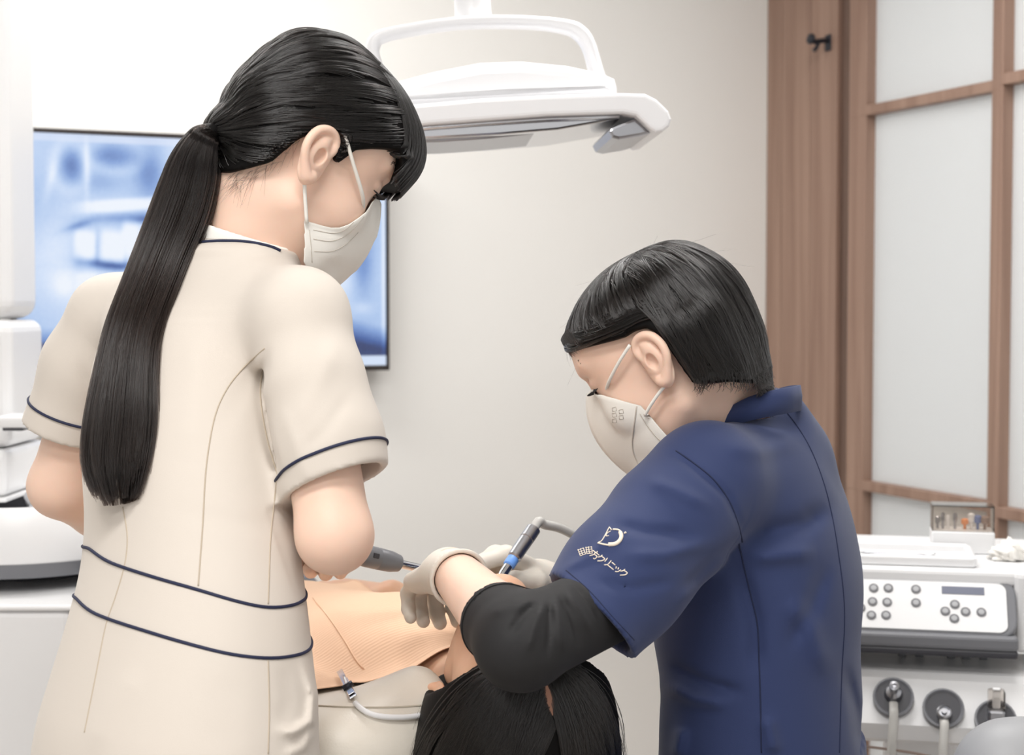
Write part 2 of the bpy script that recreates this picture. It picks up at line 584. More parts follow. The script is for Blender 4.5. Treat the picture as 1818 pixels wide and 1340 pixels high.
def smooth_path(p, it=3, closed=False):
    p = np.array(p)
    for _ in range(it):
        if closed:
            p = 0.5 * p + 0.25 * (np.roll(p, 1, 0) + np.roll(p, -1, 0))
        else:
            q = p.copy(); q[1:-1] = 0.5 * p[1:-1] + 0.25 * (p[:-2] + p[2:]); p = q
    return p

def strands(name, paths, r0, r1, material, parent):
    """paths (N, M, 3) -> one hair curves object"""
    paths = np.asarray(paths, np.float32); N, M, _ = paths.shape
    hc = bpy.data.hair_curves.new(name)
    hc.add_curves([M] * N)
    hc.attributes['position'].data.foreach_set('vector', paths.ravel())
    ra = hc.attributes.get('radius') or hc.attributes.new('radius', 'FLOAT', 'POINT')
    rr = np.tile(np.linspace(r0, r1, M, dtype=np.float32), N)
    ra.data.foreach_set('value', rr)
    hc.materials.append(MATS[material])
    return link(bpy.data.objects.new(name, hc), parent)
# ================================================================== SETTING
ANG = math.radians(23.7)
UX, UY = math.cos(ANG), math.sin(ANG)
U3 = np.array([UX, UY, 0.0]); V3 = np.array([UY, -UX, 0.0]); Z3 = np.array([0, 0, 1.0])
CORNER = np.array([0.685, 4.13, 0.0])
MB_ = frame_m(CORNER, U3, -V3, Z3)        # back wall: x along wall, y into wall
MP_ = frame_m(CORNER, V3, U3, Z3)         # partition: x towards the viewer, y behind it

def s_back(px, y=0.0):
    k = (px - 909) / FPX
    # C.x + s UX - y*UY = k (C.y + s UY + y UX)
    return (k * (CORNER[1] + y * UX) - CORNER[0] + y * UY) / (UX - k * UY)
def s_part(px, y=0.0):
    k = (px - 909) / FPX
    return (k * (CORNER[1] + y * UY) - CORNER[0] - y * UX) / (UY + k * UX)
def z_on(M, s, y, py):
    w = M @ Vector((s, y, 0))
    d = (w.y + 0.0) / CT            # near the camera axis height the depth is close to y
    for _ in range(3):
        z = P(909, py, d)[2]; d = w.y * CT - (z - CAMZ) * ST
    return P(909, py, d)[2]

fl = box('floor', (-4.5, -2.5, -0.1), (3.5, 6.0, 0.0), 'floor_vinyl', bevel=0)
tag(fl, 'pale grey vinyl floor of the treatment room', kind='structure')
ce = box('ceiling', (-4.5, -2.5, CEIL), (3.5, 6.0, CEIL + 0.1), 'ceiling_paint', bevel=0)
tag(ce, 'white ceiling of the treatment room', kind='structure')
wb = box('wall_back', (-4.6, 0.0, 0.0), (0.0, 0.12, CEIL), 'wall_paint', bevel=0, matrix=MB_)
tag(wb, 'off-white painted wall behind the monitor', kind='structure')
bb = box('baseboard_back', (-4.6, -0.012, 0.0), (0.0, 0.0, 0.07), 'white_plastic', bevel=0.002, matrix=MB_)
tag(bb, 'low white skirting along the off-white wall', kind='structure')

# ---- wood side wall: planks, then sliding lattice doors with frosted panes
wr = empty('wall_right', CORNER); tag(wr, 'walnut clad wall section beside the sliding doors', kind='structure')
wr_inv = Matrix.Translation(-Vector(CORNER))
def PM(M): return wr_inv @ M
sp0, sp1 = 0.0, s_part(1490)
edges = [sp0, s_part(1392), s_part(1442), sp1]
for i in range(3):
    box('plank', (edges[i] + 0.0012, -0.012, 0.0), (edges[i + 1] - 0.0012, 0.10, CEIL), 'walnut', wr, bevel=0.0015, matrix=PM(MP_))
box('backing', (sp0, 0.0, 0.0), (sp1 + 0.03, 0.09, CEIL), 'walnut_dark', wr, bevel=0, matrix=PM(MP_))
# coat hook on the planks
hk = empty('coat_hook', MP_ @ Vector((s_part(1462, -0.02), -0.012, z_on(MP_, s_part(1462), 0, 80))))
tag(hk, 'small dark metal coat hook on the walnut planks', 'hook')
R_P = MP_.to_3x3().to_4x4()
box('back_plate', (-0.012, -0.004, -0.02), (0.012, 0.0, 0.02), 'dark_metal', hk, bevel=0.002, matrix=R_P)
hp = [np.array(R_P @ Vector(q)) for q in [(0, -0.003, 0.006), (0, -0.02, 0.004), (0, -0.04, 0.0), (0.0, -0.052, 0.006)]]
tube('peg', catmull(hp, 10), np.linspace(0.006, 0.0075, 10), 'dark_metal', hk)
lathe('knob_end', [(0.0, -0.004), (0.012, -0.004), (0.014, 0), (0.012, 0.006), (0, 0.007)], 'dark_metal', hk, matrix=axis_frame(hp[-1], hp[-1] + np.array(R_P @ Vector((0, -0.02, 0.004)))))
hp2 = [np.array(R_P @ Vector(q)) for q in [(0, -0.03, 0.0), (0, -0.036, -0.014), (0, -0.044, -0.022)]]
tube('lower_peg', catmull(hp2, 8), 0.005, 'dark_metal', hk)

def z_bar(py, px, off): 
    s = s_part(px, off); return z_on(MP_, s, off, py)
zu = z_bar(174, 1640, -0.02); zl = z_bar(881, 1640, -0.02)
def sliding_door(name, s0, s1, off, label, stile0, stile1, nudge=0.0):
    d = empty(name, CORNER); tag(d, label, kind='structure')
    M = PM(MP_)
    y0, y1 = off - 0.014, off + 0.020
    box('stile', (s0, y0, 0.02), (s0 + stile0, y1, CEIL - 0.01), 'walnut', d, bevel=0.002, matrix=M)
    box('stile', (s1 - stile1, y0, 0.02), (s1, y1, CEIL - 0.01), 'walnut', d, bevel=0.002, matrix=M)
    hgt = 0.024
    zs = [0.035, 0.035 + (zl - 0.035) / 2, zl, zu, zu + (zu - zl)]
    for z in zs:
        if z < CEIL - 0.05:
            box('rail', (s0 + 0.002, y0 - 0.001, z - hgt / 2), (s1 - 0.002, y1 - 0.004, z + hgt / 2), 'walnut', d, bevel=0.002, matrix=M)
    box('rail', (s0, y0, CEIL - 0.045), (s1, y1 - 0.004, CEIL - 0.012), 'walnut', d, bevel=0.002, matrix=M)
    lim = [z for z in zs if z < CEIL - 0.05] + [CEIL - 0.03]
    for i in range(len(lim) - 1):
        box('pane', (s0 + stile0 * 0.5, off + 0.014, lim[i]), (s1 - stile1 * 0.5, off + 0.0195, lim[i + 1]), 'frosted_glass', d, bevel=0, matrix=M)
    return d
t = box('trim_1', (s_part(1505) - 0.012, -0.006, 0.0), (s_part(1505) + 0.02, 0.07, CEIL), 'walnut_dark', None, bevel=0.002, matrix=MP_)
tag(t, 'dark walnut door jamb beside the planks', kind='structure')
sA0, sA1 = s_part(1512), s_part(1786)
sliding_door('door_1', sA0, sA1, 0.0, 'walnut lattice sliding door with wide frosted panes beside the planks', s_part(1542) - sA0, sA1 - s_part(1764))
sB0 = s_part(1776, -0.045)
sliding_door('door_2', sB0, sB0 + 0.95, -0.045, 'walnut lattice sliding door with frosted panes at the picture edge', 0.014, 0.05)

# ---- ceiling lamps (the fittings around the lights)
for i, (lx, ly, sx, sy, pw) in enumerate(LAMPS):
    c = empty('ceiling_lamp', (lx, ly, CEIL - 0.02))
    tag(c, ('flat ceiling lamp panel above the water unit and the monitor wall', 'flat ceiling lamp panel above the dental chair and operating light', 'flat ceiling lamp panel just in front of the treatment chair', 'flat ceiling lamp panel at the near end of the room')[i], 'lamp', 'ceiling lamp panels')
    for a, b in (((-sx / 2 - 0.02, -sy / 2 - 0.02), (sx / 2 + 0.02, -sy / 2)), ((-sx / 2 - 0.02, sy / 2), (sx / 2 + 0.02, sy / 2 + 0.02)),
                 ((-sx / 2 - 0.02, -sy / 2), (-sx / 2, sy / 2)), ((sx / 2, -sy / 2), (sx / 2 + 0.02, sy / 2))):
        box('lamp_frame', (a[0], a[1], -0.02), (b[0], b[1], 0.0199), 'white_plastic', c, bevel=0.002)

# ================================================================== MONITOR on the back wall
YM = -0.075
xr = s_back(692, YM); xl = s_back(22, YM)
zb = z_on(MB_, xr, YM, 657); zt = z_on(MB_, s_back(330, YM), YM, 238)
mon = empty('wall_monitor', MB_ @ Vector(((xl + xr) / 2, 0, zb)))
tag(mon, 'black framed wall monitor showing a blue dental x-ray', 'monitor')
MI = Matrix.Translation(-mon.location) @ MB_
bz = 0.010
box('casing', (xl, YM + 0.006, zb), (xr, YM + 0.04, zt), 'black_bezel', mon, bevel=0.004, matrix=MI)
box('bezel', (xl, YM, zt - bz), (xr, YM + 0.012, zt), 'black_bezel', mon, bevel=0.002, matrix=MI)
box('bezel', (xl, YM, zb), (xr, YM + 0.012, zb + bz * 1.2), 'black_bezel', mon, bevel=0.002, matrix=MI)
box('bezel', (xl, YM, zb), (xl + bz, YM + 0.012, zt), 'black_bezel', mon, bevel=0.002, matrix=MI)
box('bezel', (xr - bz * 0.8, YM, zb), (xr, YM + 0.012, zt), 'black_bezel', mon, bevel=0.002, matrix=MI)
box('wall_bracket', (xl + 0.3, YM + 0.04, zb + 0.12), (xl + 0.55, 0.0, zb + 0.35), 'dark_metal', mon, bevel=0.003, matrix=MI)
nx_, nz_ = 280, 170
gx = np.linspace(xl + bz, xr - bz * 0.8, nx_); gz = np.linspace(zb + bz * 1.2, zt - bz, nz_)
GX, GZ = np.meshgrid(gx, gz, indexing='ij')
# picture coordinates: 0..672 across, 0..430 down
qa = (GX - xl) / (xr - xl) * 672 + 20; qb = 228 + (zt - GZ) / (zt - zb) * 430
def G(x, y, sx, sy, rot=0.0):
    c, s_ = math.cos(rot), math.sin(rot)
    dx, dy = qa - x, qb - y
    return np.exp(-(((dx * c + dy * s_) / sx) ** 2 + ((-dx * s_ + dy * c) / sy) ** 2))
def ring(x, y, rx, ry, w):
    r = np.sqrt(((qa - x) / rx) ** 2 + ((qb - y) / ry) ** 2)
    return np.exp(-((r - 1) / w) ** 2)
def blk(x, y, sx, sy, rot=0.0, p=4):
    c, s_ = math.cos(rot), math.sin(rot)
    dx, dy = qa - x, qb - y
    return np.exp(-(np.abs((dx * c + dy * s_) / sx) ** p + np.abs((-dx * s_ + dy * c) / sy) ** p))
I = 0.70 + 0.05 * np.sin(qa * 0.021 + 1) * np.sin(qb * 0.03)
I += 0.10 * G(120, 500, 90, 80) + 0.12 * G(95, 430, 40, 60)
I -= 0.30 * G(120, 292, 17, 26) + 0.22 * G(190, 272, 36, 18) + 0.26 * G(252, 300, 24, 45) + 0.12 * G(165, 320, 40, 18)
I += 0.10 * ring(118, 292, 30, 42, 0.3) + 0.20 * G(146, 290, 5, 60) + 0.08 * ring(195, 270, 46, 30, 0.3)
I += 0.16 * G(88, 310, 7, 40, 0.25) + 0.12 * G(300, 280, 16, 50)
I += 0.36 * blk(225, 356, 90, 11, -0.09) - 0.22 * G(205, 381, 60, 9, -0.06) - 0.45 * G(262, 384, 34, 8) - 0.3 * G(130, 396, 26, 7, -0.35)
for tx, ty, w_, h_ in ((142, 430, 18, 26), (187, 432, 20, 30), (219, 420, 15, 34), (248, 420, 14, 34), (276, 420, 13, 34), (302, 420, 13, 34), (329, 422, 14, 34), (357, 424, 14, 34), (386, 428, 16, 32), (416, 432, 20, 28), (456, 432, 20, 26)):
    I += 0.34 * blk(tx, ty, w_, h_, 0.06, 5)
    I += 0.18 * blk(tx + 2, ty + 68, w_, h_ * 0.7, -0.05, 5)
    I -= 0.10 * G(tx + w_ + 2, ty, 2.5, 26)
I -= 0.42 * G(178, 462, 42, 8, 0.1) + 0.3 * G(330, 468, 160, 7) + 0.16 * G(130, 452, 10, 20)
I += 0.22 * G(108, 500, 22, 24) + 0.18 * G(165, 486, 40, 12, 0.3)
I -= 0.3 * G(640, 455, 22, 60) - 0.2 * G(590, 475, 34, 60) - 0.14 * G(640, 540, 20, 12)
I += 0.10 * G(560, 330, 60, 60) - 0.15 * G(520, 300, 30, 50)
I += 0.28 * G(681, 400, 3, 400)
low = np.clip((qb - 560 - 14 * np.sin(qa * 0.02)) / 45, 0, 1)
I = I * (1 - 0.75 * low)
nzr = rng.normal(0, 0.012, I.shape); I = np.clip(I + nzr, 0, 1)
ramp_x = [0, 0.12, 0.3, 0.5, 0.68, 0.85, 1.0]
ramp = np.array([lin(28, 20, 24), lin(42, 44, 78), lin(70, 100, 165), lin(128, 160, 215), lin(178, 203, 240), lin(214, 229, 252), lin(240, 246, 255)])
RGB = np.stack([np.interp(I, ramp_x, ramp[:, c]) for c in range(3)], -1)
brown = (qb > 600) & (qb < 628) & (qa < 300)
RGB[brown] = RGB[brown] * 0.5 + 0.5 * np.array(lin(92, 70, 58))
bar = qb > 629
RGB[bar] = np.array(lin(214, 228, 250)); 
topb = qb < 249
RGB[topb] = RGB[topb] * 0.4 + 0.6 * np.array(lin(226, 234, 252))
VV = [(a, YM + 0.004, b) for a in gx for b in gz]
FF = [(i * nz_ + j, (i + 1) * nz_ + j, (i + 1) * nz_ + j + 1, i * nz_ + j + 1) for i in range(nx_ - 1) for j in range(nz_ - 1)]
scr_m = bpy.data.materials.new('xray_screen'); scr_m.use_nodes = True
nt = scr_m.node_tree; b_ = nt.nodes['Principled BSDF']
at_ = nt.nodes.new('ShaderNodeVertexColor'); at_.layer_name = 'picture'
nt.links.new(at_.outputs[0], b_.inputs['Emission Color']); b_.inputs['Emission Strength'].default_value = 0.78
b_.inputs['Base Color'].default_value = (0.01, 0.01, 0.012, 1); b_.inputs['Roughness'].default_value = 0.35
so = mesh_obj('screen', [tuple(MI @ Vector(v)) for v in VV], FF, scr_m, mon)
ca = so.data.color_attributes.new('picture', 'FLOAT_COLOR', 'POINT')
ca.data.foreach_set('color', np.concatenate([RGB.reshape(-1, 3), np.ones((nx_ * nz_, 1))], 1).astype(np.float32).ravel())
so['label'] = 'lit screen with a blue panoramic tooth x-ray'

# white shelf below the monitor
shx1 = s_back(330, -0.02); shx0 = s_back(-60, -0.02)
shz = z_on(MB_, s_back(90, -0.2), -0.2, 700)
sh = empty('wall_shelf', MB_ @ Vector(((shx0 + shx1) / 2, 0, shz)))
tag(sh, 'white wall shelf under the monitor', 'shelf')
MS = Matrix.Translation(-sh.location) @ MB_
box('board', (shx0, -0.22, shz), (shx1, 0, shz + 0.045), 'white_plastic', sh, bevel=0.004, matrix=MS)
for sx_ in (shx0 + 0.08, shx1 - 0.08):
    box('bracket', (sx_ - 0.01, -0.15, shz - 0.06), (sx_ + 0.01, 0.0, shz), 'white_plastic', sh, bevel=0.003, matrix=MS)

# ================================================================== LEFT: water unit with tall column, basin and cabinet
DU = 2.52
def XU(px, d=DU): return (px - 909) / FPX * d
def ZU(py, d=DU): return P(909, py, d)[2]
wu = empty('cuspidor_unit', (XU(0), DU + 0.12, 0)); tag(wu, 'white dental water unit with tall column and rinse basin', 'dental unit')
IWU = Matrix.Translation(-wu.location)
def wbox(name, x0, x1, y0, y1, z0, z1, m, bevel=0.006, seg=3, parent=wu):
    return box(name, (x0, y0, z0), (x1, y1, z1), m, parent, bevel=bevel, matrix=IWU, seg=seg)
cxl, cxr = XU(-150), XU(76, DU + 0.2)
wbox('column_upper', cxl, cxr - 0.004, DU + 0.03, DU + 0.2, ZU(566), CEIL - 0.002, 'white_plastic', 0.03, 5)
wbox('column_middle', cxl, cxr, DU + 0.02, DU + 0.21, ZU(798), ZU(568), 'white_plastic', 0.02, 4)
wbox('column_lower', cxl, cxr - 0.002, DU, DU + 0.22, ZU(884), ZU(800), 'white_plastic', 0.012, 3)
wbox('base_plate', cxl, cxr + 0.002, DU - 0.012, DU + 0.22, ZU(892), ZU(884), 'white_plastic', 0.003, 2)
dsp = wbox('cup_filler', XU(8), XU(70), DU - 0.045, DU + 0.03, ZU(757), ZU(735), 'white_plastic', 0.007, 3)
box('outlet_slot', (XU(16), DU - 0.040, ZU(762)), (XU(53), DU - 0.008, ZU(756)), 'dark_plastic', dsp, bevel=0.002, matrix=IWU)
# basin
def ell_lathe(name, prof, c, sx, sy, m, parent, sides=56):
    V, Fc = [], []
    for r, z in prof:
        for k in range(sides):
            a = 2 * math.pi * k / sides
            V.append((c[0] + sx * r * math.cos(a), c[1] + sy * r * math.sin(a), z))
    for i in range(len(prof) - 1):
        for k in range(sides):
            l = (k + 1) % sides
            Fc.append((i * sides + k, i * sides + l, (i + 1) * sides + l, (i + 1) * sides + k))
    Fc.append(tuple(range(sides))[::-1]); Fc.append(tuple((len(prof) - 1) * sides + k for k in range(sides)))
    V = [tuple(IWU @ Vector(v)) for v in V]
    o = mesh_obj(name, V, Fc, m, parent)
    o.data.set_sharp_from_angle(angle=math.radians(40))
    return o
bc = (XU(20), DU + 0.10)
zt_, zb_ = ZU(912, 2.36), ZU(1012, 2.36)
ell_lathe('basin', [(0.02, zt_ - 0.045), (0.10, zt_ - 0.04), (0.165, zt_ - 0.006), (0.18, zt_), (0.196, zt_ - 0.006), (0.205, zt_ - 0.03), (0.208, zb_ + 0.006), (0.206, zb_)], bc, 1.0, 1.12, 'white_plastic', wu)
ell_lathe('basin_rim', [(0.207, zb_), (0.205, zb_ - 0.003), (0.196, zb_ - 0.024), (0.15, zb_ - 0.031)], bc, 1.0, 1.12, 'grey_plastic', wu)
ell_lathe('pedestal', [(0.11, zb_ - 0.031), (0.10, zb_ - 0.058)], bc, 1.0, 0.9, 'dark_plastic', wu)
wbox('column_foot', cxl + 0.03, XU(10), DU + 0.13, DU + 0.2, zt_ - 0.03, ZU(890), 'dark_plastic', 0.004)
tb_ = tube('rinse_pipe', catmull([np.array(IWU @ Vector(q)) for q in [(XU(30), DU + 0.09, zt_ - 0.04), (XU(30), DU + 0.06, ZU(892)), (XU(42), DU + 0.02, ZU(889)), (XU(56), DU + 0.0, ZU(897)), (XU(60), DU + 0.0, ZU(903))]], 24), 0.009, 'chrome', wu)
zc = ZU(1084, 2.33)
wbox('cabinet', XU(-180), XU(20) + 0.15, DU - 0.2, DU + 0.26, 0.03, zc, 'white_plastic', 0.012, 3)
wbox('cabinet_top', XU(-180) - 0.004, XU(20) + 0.156, DU - 0.206, DU + 0.262, zc - 0.001, zc + 0.008, 'white_plastic', 0.004, 2)
wbox('plinth', XU(-170), XU(20) + 0.13, DU - 0.18, DU + 0.24, 0.0, 0.03, 'dark_plastic', 0.002)

# ================================================================== OPERATING LIGHT
DL = 2.2
lo_ = empty('operating_light', P(867, 200, DL)); tag(lo_, 'white dental operating light with loop handle above the patient', 'operating light')
LO = np.array(lo_.location)
SL = DL / FPX
ML = frame_m((0, 0, 0), nrm([1, 0.06, -0.0]), nrm([-0.06, 1, 0]), Z3)
def L2(px, py): return ((px - 867) * SL, (200 - py) * SL)
# loop handle: a rounded band
outer = catmull([L2(*q) for q in [(700, 178), (672, 150), (652, 100), (656, 70), (676, 57), (720, 47), (800, 34), (870, 29), (950, 30), (1012, 36), (1038, 47), (1056, 70), (1072, 120), (1086, 165), (1088, 182)]], 60)
inner = catmull([L2(*q) for q in [(720, 178), (694, 148), (677, 105), (676, 88), (686, 78), (726, 68), (800, 56), (870, 52), (950, 53), (1000, 60), (1020, 70), (1034, 90), (1044, 125), (1052, 165), (1054, 182)]], 60)
bm = bmesh.new()
ring_v = []
dep = [(-0.020, 0.15), (-0.026, 0.5), (-0.020, 0.85), (0.0, 1.0), (0.020, 0.85), (0.026, 0.5), (0.020, 0.15), (0.0, 0.0)]
for o_, i_ in zip(outer, inner):
    row = []
    for y, t in dep:
        q = np.array(o_) * (1 - t) + np.array(i_) * t
        row.append(bm.verts.new((q[0], y, q[1])))
    ring_v.append(row)
for i in range(len(ring_v) - 1):
    for k in range(8):
        bm.faces.new((ring_v[i][k], ring_v[i][(k + 1) % 8], ring_v[i + 1][(k + 1) % 8], ring_v[i + 1][k]))
bm.faces.new(ring_v[0][::-1]); bm.faces.new(ring_v[-1])
bm_obj('loop_handle', bm, 'white_lamp_plastic', lo_, smooth=True, matrix=ML)
# stem up to the ceiling
st_ = [L2(*q) for q in [(842, 42), (838, -20), (826, -120), (822, -300)]]
sp = [np.array(ML @ Vector((x, 0.02, z))) for x, z in st_]
tube('stem', catmull(sp, 14), np.interp(np.linspace(0, 1, 14), [0, 0.06, 0.2, 1], [0.034, 0.027, 0.026, 0.03]), 'white_lamp_plastic', lo_, sides=20)
za = CEIL - LO[2] - 0.001
tube('ceiling_arm', [sp[-1] + np.array([0, 0, -0.06]), np.array([sp[-1][0], sp[-1][1], za])], 0.04, 'white_lamp_plastic', lo_, sides=20)
# lamp head (thick curved shell seen from the front)
head_o = [L2(*q) for q in [(640, 190), (660, 172), (705, 158), (770, 140), (850, 124), (920, 121), (1000, 128), (1060, 140), (1083, 150), (1087, 166), (1087, 186), (900, 194), (740, 206), (655, 214)]]
prism('head_housing', head_o, -0.075, 0.10, 'white_lamp_plastic', lo_, bevel=0.018, seg=4, matrix=ML)
pl_top = [(555, 236), (570, 212), (640, 211), (735, 204), (850, 193), (960, 187), (1085, 182), (1128, 183), (1148, 193), (1168, 212), (1173, 226), (1169, 238), (1158, 247), (1146, 249)]
pl_bot = [(1136, 243), (1122, 230), (1112, 221), (1090, 217), (960, 222), (850, 231), (740, 240), (640, 249), (585, 252), (562, 250)]
prism('lamp_shell', [L2(*q) for q in pl_top + pl_bot], -0.11, 0.13, 'white_lamp_plastic', lo_, bevel=0.006, seg=3, matrix=ML)
# chrome underside, lens strip and side grip
prism('reflector', [L2(*q) for q in [(600, 249), (740, 239), (900, 227), (1088, 217), (1086, 224), (980, 243), (880, 252), (770, 259), (680, 262), (600, 260)]], -0.095, 0.115, 'chrome', lo_, bevel=0.003, matrix=ML)
prism('lens', [L2(*q) for q in [(690, 258), (790, 250), (900, 240), (985, 233), (940, 247), (860, 256), (780, 262), (710, 264)]], -0.07, 0.09, 'brushed_steel', lo_, bevel=0.002, matrix=ML)
prism('side_grip', [L2(*q) for q in [(1114, 222), (1130, 236), (1140, 247), (1122, 252), (1086, 258), (1074, 255), (1068, 244), (1072, 238), (1096, 228)]], -0.09, 0.11, 'brushed_steel', lo_, bevel=0.004, matrix=ML)
tube('lens_rim', [np.array(ML @ Vector((L2(px, py)[0], -0.097, L2(px, py)[1]))) for px, py in [(640, 252), (740, 243), (850, 234), (960, 226), (1085, 220)]], 0.0035, 'chrome', lo_, sides=8)

# ================================================================== RIGHT: delivery unit
DD = 2.35
UO = P(1650, 1000, DD)
ux = nrm([0.978, -0.208, 0]); uy = nrm([0.208, 0.978, 0])
MUW = frame_m(UO, ux, uy, Z3)
du = empty('delivery_unit', (UO[0], UO[1], 0)); tag(du, 'white dental delivery unit with button panel and instrument holders', 'dental unit')
MU = Matrix.Translation(-du.location) @ MUW
SU = DD / FPX
def lx_(px): return (px - 1650) * SU
def lz_(py): return (1000 - py) * SU
# table body
box('table_top', (-0.34, -0.012, -0.030), (0.30, 0.34, -0.006), 'white_plastic', du, bevel=0.008, matrix=MU, seg=3)
box('body', (-0.33, 0.028, -0.135), (0.30, 0.32, -0.029), 'white_plastic', du, bevel=0.012, matrix=MU, seg=3)
box('side_cheek', (lx_(1792), -0.02, lz_(1150)), (0.30, 0.03, lz_(1004)), 'white_plastic', du, bevel=0.012, matrix=MU, seg=3)
# tilted control panel: frame Y runs up the slope
pt = np.array([lx_(1795) , -0.006, lz_(1021)]); pb = np.array([lx_(1795), -0.062, lz_(1112)])
sl = nrm(pt - pb); Lp = np.linalg.norm(pt - pb)
MPn = MU @ frame_m(pb, np.array([1, 0, 0]), sl, np.cross([1, 0, 0], sl))
W0, W1_ = -0.46, 0.0
def rrect(x0, x1, y0, y1, r, n=6):
    o = []
    for cx, cy, a0 in ((x1 - r, y1 - r, 0), (x0 + r, y1 - r, 90), (x0 + r, y0 + r, 180), (x1 - r, y0 + r, 270)):
        for i in range(n + 1):
            a = math.radians(a0 + 90 * i / n); o.append((cx + r * math.cos(a), cy + r * math.sin(a)))
    return o
def plate(name, outline, z0, z1, m, parent, M, bevel=0.0015):
    Mz = M @ Matrix(((1, 0, 0, 0), (0, 0, 1, 0), (0, 1, 0, 0), (0, 0, 0, 1)))   # local (x, t, y)
    return prism(name, [(x, y) for x, y in outline], z0, z1, m, parent, bevel=bevel, matrix=Mz)
pan = plate('panel_frame', rrect(W0, W1_, 0, Lp, 0.026), -0.03, 0.0, 'grey_plastic', du, MPn, 0.003)
face = plate('panel_face', rrect(W0 + 0.012, W1_ - 0.014, 0.006, Lp - 0.010, 0.013), -0.004, 0.0022, 'white_plastic', pan, MPn, 0.0006)
# front lip under the panel
box('panel_lip', (lx_(1795) + W0, -0.070, lz_(1136)), (lx_(1795), -0.03, lz_(1110)), 'grey_plastic', pan, bevel=0.006, matrix=MU, seg=3)
box('panel_underside', (lx_(1795) + W0, -0.066, lz_(1149)), (lx_(1795), -0.02, lz_(1135)), 'dark_plastic', pan, bevel=0.004, matrix=MU)
def pxy(px, py):
    """panel point under an image point"""
    o_ = Vector(MUW @ Vector(tuple(pb))); R3 = MUW.to_3x3()
    n_ = (R3 @ Vector(np.cross([1, 0, 0], sl))).normalized()
    q = Vector(P(px, py, 1.0)) - CAMP
    h = CAMP + q * ((o_ - CAMP).dot(n_) / q.dot(n_)) - o_
    return h.dot(R3 @ Vector((1, 0, 0))), h.dot(R3 @ Vector(tuple(sl)))
for px, py in ((1551, 1045), (1577, 1045), (1549, 1069), (1575, 1070), (1547, 1093), (1573, 1093), (1626, 1047), (1626, 1071), (1695, 1074), (1678, 1086), (1714, 1087), (1742, 1088), (1694, 1099), (1528, 1080), (1520, 1046), (1494, 1045), (1496, 1070)):
    x, y = pxy(px, py)
    b = lathe('button', [(0.0072, 0.0018), (0.0072, 0.0034), (0.0064, 0.0040), (0.0, 0.0041)], 'button_ring', pan, matrix=MPn @ Matrix.Translation((x, y, 0)), sides=18)
    lathe('button_cap', [(0.0046, 0.0035), (0.0042, 0.0047), (0.0, 0.0048)], 'button_grey', b, matrix=MPn @ Matrix.Translation((x, y, 0)), sides=14)
x0, y0 = pxy(1672, 1055); x1, y1 = pxy(1747, 1044)
plate('display', [(x0, y0), (x1, y0), (x1, y1), (x0, y1)], 0.001, 0.003, 'display_grey', pan, MPn, 0.0004)
# carrying struts under the table
for px in (1606, 1637, 1692, 1718, 1748):
    box('strut', (lx_(px) - 0.006, 0.03, lz_(1240)), (lx_(px) + 0.006, 0.045, -0.12), 'grey_plastic', du, bevel=0.002, matrix=MU)
# holder bar
hb0, hb1 = lx_(1420), lx_(1832)
hprof = [(-0.075, lz_(1300)), (-0.092, lz_(1290)), (-0.098, lz_(1262)), (-0.060, lz_(1192)), (-0.045, lz_(1183)), (0.07, lz_(1172)), (0.085, lz_(1180)), (0.085, lz_(1292)), (0.07, lz_(1300))]
Mh = MU @ Matrix(((0, 1, 0, 0), (1, 0, 0, 0), (0, 0, 1, 0), (0, 0, 0, 1)))
prism('holder_bar', hprof, hb0, hb1, 'white_plastic', du, bevel=0.004, matrix=Mh)
box('support_arm', (-0.06, 0.1, -0.75), (0.06, 0.22, lz_(1298)), 'white_plastic', du, bevel=0.02, matrix=MU, seg=4)
box('foot', (-0.26, 0.0, -UO[2]), (0.26, 0.32, -0.74), 'white_plastic', du, bevel=0.02, matrix=MU, seg=3)
# round holders on the sloping face
fa = np.array([0, -0.098, lz_(1262)]); fb = np.array([0, -0.060, lz_(1192)])
fs = nrm(fb - fa); fn = np.cross([1, 0, 0], fs)
holders = [(1587, 1224), (1670, 1237), (1755, 1250)]
hm = []
for px, py in holders:
    zl_ = lz_(py); tt = (zl_ - fa[2]) / (fb[2] - fa[2]); c = fa + (fb - fa) * tt; c[0] = lx_(px)
    M = MU @ frame_m(c, np.array([1.0, 0, 0]), fs, fn); hm.append(MUW @ frame_m(c, np.array([1.0, 0, 0]), fs, fn))
    h = lathe('instrument_holder', [(0.029, -0.002), (0.030, 0.008), (0.0295, 0.012), (0.027, 0.0125), (0.025, 0.010), (0.021, 0.004)], 'grey_plastic', du, matrix=M)
    lathe('cup', [(0.0245, 0.0095), (0.0215, 0.002), (0.0, 0.0012)], 'dark_plastic', h, matrix=M)
    prism('hose_notch', [(-0.007, -0.03), (0.007, -0.03), (0.007, -0.012), (-0.007, -0.012)], 0.006, 0.0135, 'dark_plastic', h, bevel=0.001, matrix=M @ Matrix(((1, 0, 0, 0), (0, 0, 1, 0), (0, 1, 0, 0), (0, 0, 0, 1))))
# wire under the bar
tube('bar_wire', catmull([np.array(MU @ Vector(q)) for q in [(lx_(1430), -0.09, lz_(1298)), (lx_(1540), -0.095, lz_(1304)), (lx_(1620), -0.097, lz_(1310)), (lx_(1700), -0.097, lz_(1322)), (lx_(1790), -0.09, lz_(1330))]], 24), 0.002, 'bur_brown', du, sides=6)
